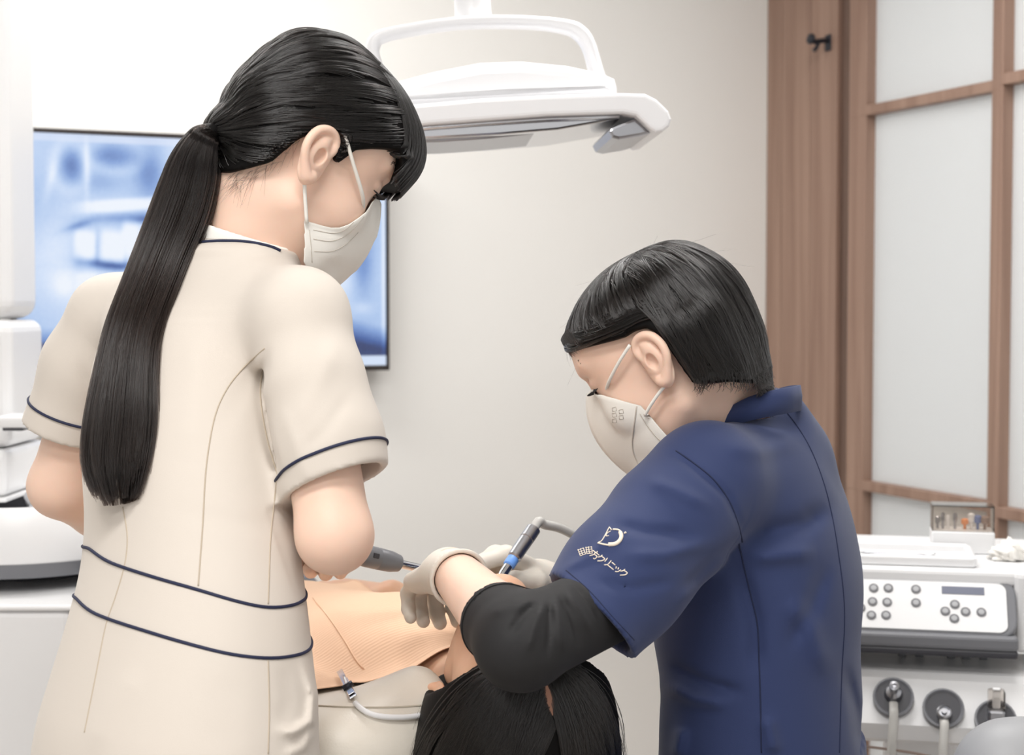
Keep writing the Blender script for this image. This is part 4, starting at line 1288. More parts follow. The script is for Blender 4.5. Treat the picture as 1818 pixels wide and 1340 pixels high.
# body: one skin surface, head to waist
Fb = Field([-0.70, 1.30, 0.80], [-0.02, 2.12, 1.62], 0.003)
put_head(Fb, H1, 0.040, 0.083, 0.080, -0.002)
Fb.cone(H1.p(-0.028, -0.030), N1, 0.050, 0.053, 0.025)
Fb.cone(H1.p(-0.005, -0.06), N1 + np.array([0.01, 0.02, 0]), 0.040, 0.045, 0.02)
Fb.column(col1, 0.02, shrink=0.012)
for S_, E_, W_ in ((SR1, ER1, WR1), (SL1, EL1, WL1)):
    Fb.cone(N1 + np.array([0, 0, -0.03]), S_, 0.036, 0.030, 0.03)
    Fb.cone(S_, E_, 0.036, 0.036, 0.015)
    m_ = E_ * 0.65 + W_ * 0.35
    Fb.cone(E_, m_, 0.036, 0.036, 0.012); Fb.cone(m_, W_, 0.036, 0.026, 0.012)
# right hand closed round the suction handle, left hand relaxed over the patient
dR = nrm(P(640, 985, 1.79) - WR1)
put_hand(Fb, WR1, nrm(P(600, 945, 1.80) - WR1), nrm([0.35, -0.3, 0.9]), False, [(62, 78, 40), (66, 82, 40), (70, 84, 40), (70, 84, 40)], [(0.045, 0.036, -0.018), (0.066, 0.034, -0.036), (0.084, 0.022, -0.046)], 0.92)
put_hand(Fb, WL1, nrm(P(420, 1010, 2.04) - WL1), np.array([0, -0.2, 1]), True, [(20, 30, 20)] * 4, [(0.05, 0.045, -0.015), (0.075, 0.055, -0.025), (0.095, 0.055, -0.032)], 0.92)
Vb, Qb = Fb.mesh(); Vb = relax(Vb, Qb, 2, 0.4)
# lower body in a coarser field
Fl = Field([-0.62, 1.28, 0.03], [-0.05, 1.78, 0.98], 0.008)
Fl.column(col1[-8:], 0, shrink=0.014)
for s in (-1, 1):
    hp_ = np.array([*(hipc + rt1 * 0.075 * s), 0.62]); kn = np.array([*(hipc + rt1 * 0.07 * s + fw1 * 0.015), 0.45]); an = np.array([*(hipc + rt1 * 0.075 * s), 0.07])
    Fl.cone(hp_, kn, 0.068, 0.052, 0.02); Fl.cone(kn, kn * 0.6 + an * 0.4, 0.05, 0.05, 0.02); Fl.cone(kn * 0.6 + an * 0.4, an, 0.05, 0.034, 0.02)
geo = [(Vb, Qb), Fl.mesh(), ear_geo(H1, 1), ear_geo(H1, -1)]
V, Q = merge_geo(geo)
p1 = big_mesh_obj('person', V, Q, 'skin')
tag(p1, 'standing person in beige dress with long ponytail, holding a suction handpiece', 'person')
bvh_b1 = bvh_of(V, Q)
for s in (-1, 1):
    shoe('shoe', [*(hipc + rt1 * 0.075 * s + fw1 * 0.02), 0.0], [*fw1, 0], 'shoe_white', p1)
lashes(H1, 1, p1); lashes(H1, -1, p1); brow(H1, 1, p1); brow(H1, -1, p1)

# dress
Fd = Field([-0.72, 1.28, 0.40], [-0.04, 1.98, 1.50], 0.003)
Fd.column(col1, 0.0)
Fd.cone(N1 + np.array([-0.01, -0.005, -0.035]), SR1, 0.050, 0.046, 0.05)
Fd.cone(N1 + np.array([-0.02, 0.0, -0.035]), SL1, 0.050, 0.046, 0.05)
hemR = P(598, 856, 1.52); hemL = P(118, 768, 1.785)
midR = SR1 * 0.5 + hemR * 0.5
Fd.chain([SR1, P(557, 680, 1.54), P(582, 780, 1.53), P(606, 905, 1.515)], [0.046, 0.0475, 0.0515, 0.0545], 0.022)
Fd.chain([SL1, P(160, 650, 1.775), P(106, 800, 1.79)], [0.046, 0.051, 0.052], 0.022)
nd1 = nrm(H1.p(-0.028, -0.030) - N1)
Fd.cone(N1 - nd1 * 0.03, N1 + nd1 * 0.06, 0.066, 0.057, 0.03)
# folds
for poly, w, amp in (([(478, 640), (430, 690), (395, 760)], 16, -0.0022), ([(500, 720), (530, 800), (548, 860)], 14, 0.002), ([(600, 600), (560, 690), (520, 760)], 18, 0.002),
                     ([(620, 700), (580, 760), (540, 800)], 12, -0.0018), ([(350, 560), (345, 700), (330, 820)], 30, 0.003), ([(300, 900), (420, 930), (520, 930)], 16, -0.0015),
                     ([(250, 1180), (200, 1260), (160, 1340)], 26, 0.003), ([(400, 1200), (390, 1340)], 30, -0.0025), ([(474, 625), (460, 700), (478, 790), (496, 850)], 8, -0.0065)):
    Fd.crease(poly, w, amp, 1.3, 1.62)
Fd.crease([(140, 640), (165, 720), (172, 800)], 10, -0.003, 1.5, 1.9)
# side pocket bag at the hip
Fd.crease([(535, 1170), (556, 1235), (552, 1280), (520, 1300), (486, 1296)], 9, 0.006, 1.3, 1.6)
Fd.crease([(505, 1180), (512, 1240), (500, 1285)], 12, -0.003, 1.3, 1.6)
Fd.crease([(556, 1290), (540, 1325), (500, 1345)], 9, 0.004, 1.3, 1.6)
# openings
lo, hi = Fd.lo, Fd.lo + Fd.h * Fd.n
def cut_hem(Fx, S_, hem, axis, rad=0.1):
    """slice a sleeve square across its axis below the hem"""
    ax = nrm(axis)
    def fn(X, Y, Z):
        t = (X - hem[0]) * ax[0] + (Y - hem[1]) * ax[1] + (Z - hem[2]) * ax[2]
        dx, dy, dz = X - hem[0] - t * ax[0], Y - hem[1] - t * ax[1], Z - hem[2] - t * ax[2]
        r = np.sqrt(dx * dx + dy * dy + dz * dz) - rad
        return np.maximum(r, np.maximum(-t, t - 0.14))
    Fx.put(fn, hem - 0.2, hem + 0.2, 0, 's')
Fd.F  # the torso is added again after the sleeves are cut, so that a cut never bites into it
axR = nrm(nrm(P(690, 826, 1.52) - P(520, 884, 1.50)))
nR = nrm(ER1 - SR1) ; nR = nrm(nR + 0.18 * np.array([1.0, 0, 0]))
cut_hem(Fd, SR1, hemR, nR, 0.075)
nL = nrm(EL1 - SL1); cut_hem(Fd, SL1, hemL, nL, 0.07)
Fd.cone(hemR - nR * 0.05, hemR + nR * 0.05, 0.043, 0.0485, op='s')
Fd.cone(hemL - nL * 0.025, hemL + nL * 0.05, 0.0415, 0.0425, op='s')
Fd.column(col1, 0.004)
Fd.plane(N1 + nd1 * 0.031, nd1 + np.array([0.10, 0, 0.08]), N1 - 0.16, N1 + np.array([0.16, 0.16, 0.3]))
Fd.cone(N1 - nd1 * 0.015, N1 + nd1 * 0.10, 0.0545, 0.0545, op='s')
Vd, Qd = Fd.mesh(); Vd = relax(Vd, Qd, 2, 0.4)
dress = big_mesh_obj('dress', Vd, Qd, 'beige_cloth', p1)
dress['label'] = 'beige short-sleeved uniform dress with navy piping'
bvh_d1 = bvh_of(Vd, Qd)
C1 = np.array(sorted(col1, key=lambda r: r[2]))
c_of = lambda z: np.array([np.interp(z, C1[:, 2], C1[:, 0]), np.interp(z, C1[:, 2], C1[:, 1])])
loop_on('piping', bvh_d1, [(157, 972), (185, 992), (215, 1005), (280, 1026), (350, 1046), (420, 1067), (475, 1078), (520, 1074), (541, 1064)], c_of, 0.0017, 'navy_trim', dress)
loop_on('piping', bvh_d1, [(127, 1052), (155, 1080), (190, 1097), (260, 1120), (330, 1141), (410, 1161), (480, 1168), (530, 1162), (549, 1153)], c_of, 0.0017, 'navy_trim', dress)
ring_on('piping', bvh_d1, hemR - nR * 0.022, nR, 0.075, 0.0016, 'navy_trim', dress)
ring_on('piping', bvh_d1, hemL - nL * 0.026, nL, 0.065, 0.0016, 'navy_trim', dress)
seam('piping', bvh_d1, [(330, 436), (350, 432), (385, 429), (420, 429), (455, 433), (484, 440), (497, 446)], 0.0016, 'navy_trim', dress, lift=0.001)
seam('seam', bvh_d1, [(470, 618), (430, 655), (400, 695), (380, 745), (366, 830), (360, 930), (352, 1040)], 0.0008, 'beige_seam', dress)
seam('seam', bvh_d1, [(492, 845), (486, 900), (480, 960), (476, 1072)], 0.0008, 'beige_seam', dress)
seam('seam', bvh_d1, [(218, 900), (226, 950), (222, 1000), (205, 1060), (188, 1110), (170, 1200), (150, 1300)], 0.0008, 'beige_seam', dress)
seam('seam', bvh_d1, [(545, 500), (500, 560), (476, 620), (462, 690), (472, 770), (492, 840)], 0.0008, 'beige_seam', dress)
seam('seam', bvh_d1, [(476, 1172), (478, 1260), (476, 1338)], 0.0008, 'beige_seam', dress)
seam('hem_stitch', bvh_d1, [(505, 866), (560, 852), (640, 826), (684, 808)], 0.0005, 'beige_seam', dress)
# collar band, lighter cloth
Fc_ = Field(N1 - 0.14, N1 + 0.16, 0.0025)
Fc_.cone(N1 - nd1 * 0.02, N1 + nd1 * 0.08, 0.0655, 0.0585)
Fc_.cone(N1 - nd1 * 0.05, N1 + nd1 * 0.12, 0.0560, 0.0560, op='s')
pn_ = nrm(nd1 + np.array([0.10, 0, 0.08]))
Fc_.plane(N1 + nd1 * 0.033, pn_, N1 - 0.16, N1 + 0.2)
Fc_.plane(N1 + nd1 * 0.005, -pn_, N1 - 0.16, N1 + 0.2)
V, Q = Fc_.mesh(); V = relax(V, Q, 1)
co = big_mesh_obj('collar', V, Q, 'white_cloth', dress)

# mask and ear loops
m1 = mask_sheet('face_mask', H1,
                [(0.108, 0.006, 0.0), (0.090, 0.004, 0.022), (0.075, -0.026, 0.044), (0.060, -0.056, 0.055), (0.026, -0.070, 0.064)],
                [(0.140, -0.050, 0.0), (0.124, -0.052, 0.024), (0.096, -0.062, 0.046), (0.070, -0.078, 0.060), (0.036, -0.088, 0.066)],
                [(0.098, -0.122, 0.0), (0.092, -0.120, 0.018), (0.075, -0.117, 0.036), (0.062, -0.113, 0.050), (0.048, -0.107, 0.060)], p1, pleats=3, bvh=bvh_b1)
for s in (1, -1):
    tube('ear_loop', catmull([H1.p(0.014, 0.026, 0.085 * s), H1.p(0.034, 0.010, 0.079 * s), H1.p(0.066, -0.012, 0.064 * s), H1.p(0.080, -0.020, 0.044 * s)], 20), 0.0021, 'mask_fabric', m1, sides=6)
    tube('ear_loop', catmull([H1.p(-0.018, 0.012, 0.084 * s), H1.p(-0.014, -0.012, 0.086 * s), H1.p(0.004, -0.040, 0.076 * s), H1.p(0.028, -0.072, 0.0675 * s)], 20), 0.0021, 'mask_fabric', m1, sides=6)

bvm1 = BVHTree.FromPolygons([v.co for v in m1.data.vertices], [tuple(p.vertices) for p in m1.data.polygons])
for ln_ in ([(549, 408), (552, 436), (554, 466)], [(556, 424), (590, 428), (622, 412), (646, 384)], [(558, 446), (590, 446), (616, 432), (636, 412)], [(556, 408), (596, 414), (624, 398), (646, 362)]):
    seam('pleat_line', bvm1, ln_, 0.0004, 'mask_print', m1, lift=0.0002, sm=2)

# hair: pulled back to a tie, with a fringe
TIE = H1.p(-0.088, -0.023, 0.004)
bound1 = [(-0.2, -0.075), (-0.095, -0.072), (-0.06, -0.062), (-0.035, -0.036), (-0.026, -0.006), (-0.014, 0.016), (0.002, 0.026), (0.011, 0.022), (0.018, 0.000), (0.025, 0.000), (0.034, 0.022), (0.050, 0.034), (0.066, 0.044), (0.080, 0.050), (0.088, 0.044), (0.093, 0.030), (0.100, 0.026), (0.2, 0.026)]
prof1 = np.array([(-0.094, -0.004), (-0.099, 0.022), (-0.096, 0.050), (-0.080, 0.100), (-0.050, 0.128), (-0.009, 0.138), (0.052, 0.126), (0.085, 0.110), (0.110, 0.090), (0.124, 0.064), (0.120, 0.030), (0.09, -0.04), (0.05, -0.09), (-0.03, -0.095), (-0.066, -0.072), (-0.082, -0.035)])
def ex1(Fd):
    Fd.cone(H1.p(-0.058, -0.004), H1.p(-0.084, -0.020, 0.003), 0.042, 0.0175, 0.02)
Fh = hair_cap(H1, bound1, prof1, 0.083, (0.0, 0.03), ex1)
Vh, Qh = Fh.mesh(); Vh = relax(Vh, Qh, 2)
hair1 = big_mesh_obj('hair', Vh, Qh, 'hair_base', p1)
hair1['label'] = 'black hair combed back into a ponytail'
bvh_h1 = bvh_of(Vh, Qh)
Oc = H1.p(-0.01, 0.035)
td = nrm(TIE - Oc)
paths = []
tries = 0
while len(paths) < 7000 and tries < 30000:
    tries += 1
    d0 = nrm(rng.normal(size=3))
    q = hit_out(bvh_h1, Oc, d0)
    if q is None: continue
    l = H1.loc(q)
    if l[1] < np.interp(l[0], [b[0] for b in bound1], [b[1] for b in bound1]) + 0.004: continue
    if l[0] > 0.060 + 0.6 * max(0, abs(l[2]) - 0.03): continue
    ang = math.acos(max(-1, min(1, d0.dot(td))))
    ext = min(1.0, 0.9 / max(ang, 0.2))
    off = rng.uniform(0.0002, 0.0022); seedw = rng.normal(0, 0.02)
    pts = []
    ok = True
    for t in np.linspace(0, ext, 12):
        dd = slerp(d0, td, t)
        dd = nrm(dd + H1.U * (0.10 * math.sin(math.pi * t) * (1 if l[1] > 0.03 else -0.2)) + H1.S * seedw * math.sin(3 * t))
        hh = hit_out(bvh_h1, Oc, dd)
        if hh is None: ok = False; break
        pts.append(hh + dd * off * math.sin(math.pi * min(1, t + 0.12)) )
    if ok: paths.append(pts)
B_, own = clump_paths(paths, 420, 0.88, 0)
lift_c = rng.uniform(0, 0.0032, 500)
Cn = B_ - Oc; Cn /= np.linalg.norm(Cn, axis=2, keepdims=True)
B_ = B_ + Cn * (lift_c[own] * 1.0)[:, None, None] * np.sin(np.linspace(0.15, 0.95, 12) * math.pi)[None, :, None]
strands('hair_strands', B_, 0.00040, 0.00028, 'hair_black', hair1)
# fringe strands
paths = []
for i in range(3200):
    s0 = rng.uniform(-0.080, 0.080); e = max(0, 1 - (s0 / 0.085) ** 2)
    w = rng.normal(0, 0.003); off = rng.uniform(0.0004, 0.0035)
    end = rng.uniform(-0.010, 0.004)
    c = [(0.020, 0.126, s0 * 0.70), (0.048 + 0.010 * e, 0.116, s0 * 0.85), (0.076 + 0.016 * e, 0.096, s0), (0.092 + 0.020 * e, 0.066, s0 + w), (0.094 + 0.020 * e, 0.042, s0 + w), (0.090 + 0.019 * e, 0.026 + end, s0 + 1.6 * w)]
    cp = catmull([H1.p(a, b, g_) for a, b, g_ in c], 12)
    pts = []
    for k_, q in enumerate(cp):
        dd = nrm(q - Oc); hh = hit_out(bvh_h1, Oc, dd) if k_ < 10 else None
        pts.append(hh + dd * off if hh is not None else (q if not pts else pts[-1] + (cp[k_] - cp[k_ - 1])))
    paths.append(pts)
B_, own = clump_paths(paths, 120, 0.6, 0)
strands('fringe_strands', B_, 0.00042, 0.00016, 'hair_black', hair1)
# loose nape hairs
paths = []
for i in range(90):
    f0 = rng.uniform(-0.085, -0.02); u0 = np.interp(f0, [-0.095, -0.06, -0.035, -0.022], [-0.072, -0.062, -0.030, 0.0]) + rng.uniform(-0.004, 0.008)
    hh = hit_out(bvh_b1, H1.p(f0 * 0.3, u0), nrm(H1.S * rng.uniform(0.4, 1.0) + H1.F * f0 * 8), 0.2)
    if hh is None: continue
    dirv = nrm(-H1.U * rng.uniform(0.5, 1) - H1.F * rng.uniform(-0.2, 0.8) + rng.normal(0, 0.25, 3))
    L = rng.uniform(0.012, 0.035)
    pts = [hh + H1.S * 0.001]
    for k in range(1, 6):
        q = hh + dirv * L * k / 5
        nb = bvh_b1.find_nearest(Vector(q)); q = np.array(nb[0] + nb[1] * (0.0012 + 0.0006 * k))
        pts.append(q)
    paths.append(pts)
strands('nape_hairs', paths, 0.00011, 0.00005, 'hair_black', hair1)

# hair tie and ponytail
tdir = nrm(P(352, 262, 1.62) - TIE)
e1 = nrm(np.cross(nrm(TIE - H1.p(-0.08, 0.01)), [0, 1, 0])); axt = nrm(TIE - H1.p(-0.056, -0.004)); e1 = nrm(np.cross(axt, [0, 0, 1])); e2 = np.cross(axt, e1)
tie_c = H1.p(-0.084, -0.020, 0.003)
ht = None
for j, off in enumerate((-0.004, 0.003)):
    pts = [tie_c + axt * (off + 0.0015 * math.sin(5 * a)) + (math.cos(a) * e1 + math.sin(a) * e2) * 0.0195 for a in np.linspace(0, 2 * math.pi, 40, endpoint=False)]
    if j == 0: ht = tube('hair_tie', pts, 0.0048, 'tie_black', p1, sides=10, closed=True)
    else: tube('second_winding', pts, 0.0045, 'tie_black', ht, sides=10, closed=True)
pony = [(225, 384, 14), (243, 370, 26), (265, 357, 36), (300, 345, 46), (360, 328, 52), (440, 297, 51), (520, 266, 51), (600, 238, 53), (680, 226, 60), (740, 220, 67), (800, 214, 68), (845, 213, 62), (890, 215, 44)]
cen = []
for y, x, w in pony:
    hit = on_surface(bvh_d1, [(x, y)])
    d_tie = PROJ(*TIE)[2]
    dd = d_tie - 0.01
    if y > 330 and len(hit):
        ds = PROJ(*hit[0])[2]
        dd = min(d_tie - 0.01, ds - 0.018)
    cen.append((x, y, dd, w))
cen = np.array(cen)
# let the depth change smoothly and never cut into the back
dsm = cen[:, 2].copy()
for _ in range(3): dsm[1:-1] = np.minimum(cen[1:-1, 2], 0.25 * dsm[:-2] + 0.5 * dsm[1:-1] + 0.25 * dsm[2:])
cen[:, 2] = dsm
cc = catmull(cen, 60)
PC = np.array([P(a, b, c) for a, b, c, w in cc]); PW = cc[:, 3] / FPX * cc[:, 2]
PC[0] = TIE
tg = nrm(PC[-1] - PC[0])
xr_ = np.array([1.0, 0.0, 0.0]); 
depth_dir = nrm(np.array([0.0, 1.0, 0.0]))
tn = np.gradient(PC, axis=0); tn /= np.linalg.norm(tn, axis=1)[:, None]
lat = np.cross(tn, depth_dir); lat /= np.linalg.norm(lat, axis=1)[:, None]
dpt = np.cross(lat, tn)
thick = np.interp(np.linspace(0, 1, 60), [0, 0.06, 0.2, 0.6, 0.9, 1], [0.013, 0.020, 0.024, 0.021, 0.017, 0.010])
sides = 20
V, Fc = [], []
K = 46
for i in range(K):
    for k in range(sides):
        a = 2 * math.pi * k / sides
        V.append(PC[i] + lat[i] * math.cos(a) * PW[i] * 0.86 * (1 - 0.35 * max(0, i - 34) / 12) + dpt[i] * math.sin(a) * thick[i] * 0.85)
for i in range(K - 1):
    for k in range(sides):
        Fc.append((i * sides + k, i * sides + (k + 1) % sides, (i + 1) * sides + (k + 1) % sides, (i + 1) * sides + k))
Fc.append(tuple(range(sides))[::-1]); Fc.append(tuple((K - 1) * sides + k for k in range(sides)))
pt_ = mesh_obj('ponytail', V, Fc, 'hair_base', p1)
pt_['label'] = 'long straight black ponytail'
paths = []
ncl = 140
cl_a = rng.uniform(0, 2 * math.pi, ncl); cl_r = np.sqrt(rng.uniform(0.25, 1, ncl)); cl_end = np.clip(rng.normal(0.925, 0.06, ncl), 0.74, 1.0)
for i in range(6500):
    c = rng.integers(ncl)
    x0 = math.cos(cl_a[c]) * cl_r[c]; y0 = math.sin(cl_a[c]) * cl_r[c]
    jx, jy = rng.normal(0, 0.10, 2)
    x1, y1 = x0 + jx, y0 + jy
    r = math.hypot(x1, y1)
    if r > 1.08: x1, y1 = x1 / r * 1.05, y1 / r * 1.05
    endt = cl_end[c] + rng.normal(0, 0.02)
    endt -= 0.10 * max(0, abs(x1) - 0.5)
    t = np.linspace(0, min(1, max(0.6, endt)), 14)
    ix = t * 59; i0 = np.clip(ix.astype(int), 0, 58); fr = (ix - i0)[:, None]
    def ip(A): return A[i0] * (1 - fr) + A[i0 + 1] * fr
    tip = 0.5 * np.clip((t - 0.75) / 0.25, 0, 1)
    xx = x1 - jx * 0.6 * tip; yy = y1 - jy * 0.6 * tip
    wob = 0.02 * np.sin(t * rng.uniform(4, 9) + rng.uniform(0, 6))
    q = ip(PC) + ip(lat) * ((xx + wob) * np.interp(t * 59, np.arange(60), PW))[:, None] + ip(dpt) * (yy * np.interp(t * 59, np.arange(60), thick))[:, None]
    paths.append(q)
strands('ponytail_strands', paths, 0.00042, 0.00016, 'hair_brown', pt_)

# suction handpiece held in the right hand
A0, A1 = P(560, 966, 1.725), P(708, 1000, 1.80)
dA = nrm(A1 - A0)
sv = empty('suction_handpiece', A0); tag(sv, 'grey suction handpiece with steel tube, held by the standing person', 'dental handpiece')
Lb = np.linalg.norm(A1 - A0)
def on_axis(prof, nm, m, par, base=A0): return lathe(nm, prof, m, par, matrix=Matrix.Translation(-sv.location) @ axis_frame(base, base + dA))
bar_ = on_axis([(0.0, 0.0), (0.010, 0.0), (0.0115, 0.005), (0.0115, Lb - 0.055), (0.0128, Lb - 0.050), (0.0128, Lb - 0.034), (0.0122, Lb - 0.033), (0.0122, Lb - 0.031), (0.0128, Lb - 0.030), (0.0122, Lb - 0.012), (0.010, Lb - 0.001), (0.006, Lb), (0, Lb)], 'barrel', 'grey_plastic', sv)
on_axis([(0.0050, Lb - 0.002), (0.0050, Lb + 0.055), (0.0036, Lb + 0.055), (0.0036, Lb + 0.05)], 'steel_tube', 'chrome', sv)
for a in (0.2, 0.9):
    o_ = A0 + dA * (Lb - 0.043) + nrm(np.cross(dA, np.cross([0, -1, 0.35], dA))) * 0.0128 + np.array([0.004 * a, 0, 0])
box('slider', (-0.004, -0.0015, -0.003), (0.004, 0.0015, 0.003), 'dark_plastic', bar_, bevel=0.001, matrix=Matrix.Translation(-sv.location) @ frame_m(A0 + dA * (Lb - 0.043) + nrm(np.cross(dA, np.cross([0, -1, 0.35], dA))) * 0.0130, dA, nrm(np.cross([0, 0, 1], dA)), nrm(np.cross(dA, np.cross([0, 0, 1], dA)))))
hs = catmull(np.array([A0, A0 - dA * 0.04, [-0.34, 1.80, 0.99], [-0.44, 2.02, 0.965], [-0.53, 2.22, 0.945], [-0.625, 2.46, 0.89]]) - np.array(sv.location), 40)
tube('hose', hs, 0.008, 'hose_grey', sv)
# ================================================================== PERSON 2: dentist seated, navy scrub top, bob hair
H2 = head_frame(1188, 625, 1.75, -1, math.radians(20), math.radians(32))
N2 = P(1328, 778, 1.80)
SL2, EL2, WL2 = P(1268, 978, 1.665), P(925, 1144, 1.445), P(802, 1012, 1.66)
SR2, ER2, WR2 = P(1335, 850, 1.98), P(1110, 1092, 2.02), P(978, 1040, 1.90)
y2 = -math.radians(70)       # body right vector (cos, -sin): faces picture left, a little away
rows2 = [(715, 1310, 1400, 1.81, y2), (760, 1255, 1440, 1.81, y2), (830, 1205, 1488, 1.81, y2), (900, 1178, 1514, 1.805, y2), (960, 1165, 1526, 1.80, y2), (1040, 1158, 1537, 1.80, y2),
         (1130, 1160, 1529, 1.80, y2), (1190, 1178, 1531, 1.80, y2), (1250, 1172, 1535, 1.80, y2), (1340, 1172, 1541, 1.80, y2)]
cz2 = P(1356, 1340, 1.80)
low2 = [(cz2[0], cz2[1], 0.66, 0.165, 0.122, y2), (cz2[0], cz2[1], 0.56, 0.165, 0.12, y2)]
col2 = []
for py, l, r, d, yw in rows2:
    c = P((l + r) / 2, py, d); hx = (r - l) / 2 / FPX * d
    # half depth of the chest so that the outline comes out right for a 0.165 wide back
    a_ = float(np.interp(py, [715, 760, 830, 900], [0.055, 0.095, 0.15, 0.165])) ; s2 = abs(math.sin(yw)); c2 = abs(math.cos(yw))
    b_h = math.sqrt(max(hx * hx - (a_ * c2) ** 2, (0.45 * hx) ** 2)) / s2
    col2.append((c[0], c[1], c[2], a_, b_h, yw))
col2 += low2
nd2 = nrm(H2.p(-0.025, -0.035) - N2)
fw2 = np.array([-math.cos(math.radians(20)), math.sin(math.radians(20)), 0]); rt2 = np.array([fw2[1], -fw2[0], 0])

Fb = Field([-0.14, 1.34, 0.74], [0.50, 2.16, 1.36], 0.003)
put_head(Fb, H2, 0.030, 0.070)
Fb.cone(H2.p(-0.025, -0.035), N2, 0.050, 0.054, 0.025)
Fb.cone(H2.p(0.0, -0.06), N2 + np.array([-0.03, 0.0, -0.01]), 0.038, 0.045, 0.02)
Fb.column(col2, 0.01, shrink=0.024)
for J_, S_, E_, W_ in ((P(1285, 900, 1.72), SL2, EL2, WL2), (SR2, SR2, ER2, WR2)):
    h_ = S_ * 0.55 + E_ * 0.45
    Fb.cone(N2 + np.array([0, 0, -0.035]), J_, 0.036, 0.028, 0.015)
    Fb.cone(J_, h_, 0.028, 0.031, 0.01); Fb.cone(h_, E_, 0.031, 0.034, 0.01)
    m_ = E_ * 0.7 + W_ * 0.3
    Fb.cone(E_, m_, 0.034, 0.0345, 0.012); Fb.cone(m_, W_, 0.0345, 0.0245, 0.012)
XL2 = nrm([-0.25, 0.93, -0.27]); ZL2 = nrm(np.cross([0.95, 0.26, 0.0], XL2))
flexL = [(10, 74, 40), (12, 84, 44), (14, 86, 44), (18, 84, 40)]
thL = [(0.045, 0.036, -0.018), (0.070, 0.044, -0.034), (0.088, 0.040, -0.050)]
XR2 = nrm(P(900, 1002, 1.875) - WR2); ZR2 = nrm(np.array([0.10, 0.40, 0.9]))
flexR = [(38, 62, 34), (46, 66, 36), (54, 68, 40), (58, 66, 40)]
thR = [(0.040, 0.034, -0.016), (0.072, 0.040, -0.030), (0.098, 0.030, -0.044)]
put_hand(Fb, WL2, XL2, ZL2, True, flexL, thL, 0.92, fat=-0.0015, spread=0.03)
put_hand(Fb, WR2, XR2, ZR2, False, flexR, thR, 0.96, fat=-0.0018)
Vb, Qb = Fb.mesh(); Vb = relax(Vb, Qb, 2, 0.4)
Fl = Field([-0.20, 1.20, 0.03], [0.60, 2.15, 0.82], 0.008)
hip2 = np.array([cz2[0], cz2[1], 0.58])
Fl.column(low2 + [(cz2[0], cz2[1], 0.80, 0.15, 0.11, y2)], 0, shrink=0.014)
legs2 = []
for s in (-1, 1):
    h_ = hip2 + rt2 * 0.09 * s; k_ = h_ + nrm(np.array([-0.62, -0.78, 0]) if s < 0 else np.array([-0.10, -0.99, 0])) * 0.40 + np.array([0, 0, -0.05]); a_ = np.array([k_[0], k_[1], 0.09])
    if s > 0: h_ = hip2 + np.array([0.06, -0.02, 0])
    else: h_ = hip2 + np.array([-0.04, -0.04, 0])
    legs2.append((h_, k_, a_))
    Fl.cone(h_, k_, 0.075, 0.052, 0.02); Fl.cone(k_, a_, 0.052, 0.036, 0.02)
V, Q = merge_geo([(Vb, Qb), Fl.mesh(), ear_geo(H2, 1), ear_geo(H2, -1)])
p2 = big_mesh_obj('person', V, Q, 'skin')
tag(p2, 'seated person in navy scrub top with short black bob, leaning over the patient', 'person')
bvh_b2 = bvh_of(V, Q)
lashes(H2, 1, p2); lashes(H2, -1, p2); brow(H2, 1, p2); brow(H2, -1, p2)
Ft = Field([-0.22, 1.18, 0.05], [0.62, 2.17, 0.82], 0.008)
Ft.column(low2 + [(cz2[0], cz2[1], 0.76, 0.158, 0.118, y2)], 0, shrink=0.004)
for h_, k_, a_ in legs2:
    Ft.cone(h_, k_, 0.085, 0.064, 0.02); Ft.cone(k_, a_, 0.064, 0.054, 0.02)
V, Q = Ft.mesh(); V = relax(V, Q, 2)
big_mesh_obj('trousers', V, Q, 'navy_cloth', p2)
for h_, k_, a_ in legs2:
    shoe('shoe', [a_[0], a_[1] - 0.03, 0], [-0.2, -1.0, 0], 'shoe_white', p2)

# scrub top
Fd = Field([-0.02, 1.36, 0.60], [0.56, 2.14, 1.26], 0.003)
Fd.column(col2, 0.0)
hem2 = P(1052, 1094, 1.525)
slv = [P(1243, 876, 1.645), P(1190, 930, 1.615), P(1110, 1022, 1.565), P(1010, 1145, 1.50)]
def sleeves(Fx, k):
    Fx.chain(slv, [0.058, 0.060, 0.0585, 0.0575], k)
    Fx.chain([SR2, SR2 * 0.4 + ER2 * 0.6], [0.055, 0.056], k)
sleeves(Fd, 0.035)
nS2 = nrm(slv[3] - slv[1])
nS2c = nrm(nS2 + np.array([0, 0.42, 0]))
cut_hem(Fd, SL2, hem2, nS2c, 0.095)
hemR2 = SR2 * 0.5 + ER2 * 0.5; nR2 = nrm(ER2 - SR2)
cut_hem(Fd, SR2, hemR2, nR2, 0.08)
Fd.cone(hem2 - nS2 * 0.07, hem2 + nS2 * 0.05, 0.046, 0.0505, op='s')
Fd.cone(hemR2 - nR2 * 0.05, hemR2 + nR2 * 0.05, 0.044, 0.047, op='s')
Fd.column(col2, 0.004)
Fd.cone(N2 + np.array([0.01, -0.03, -0.045]), P(1262, 838, 1.66), 0.052, 0.050, 0.05)
Fd.cone(N2 + np.array([0.01, 0.03, -0.045]), SR2, 0.052, 0.050, 0.05)
Fd.cone(N2 - nd2 * 0.04 + np.array([0.012, 0, 0]), N2 - nd2 * 0.008 + np.array([0.012, 0, 0]), 0.068, 0.066, 0.025)
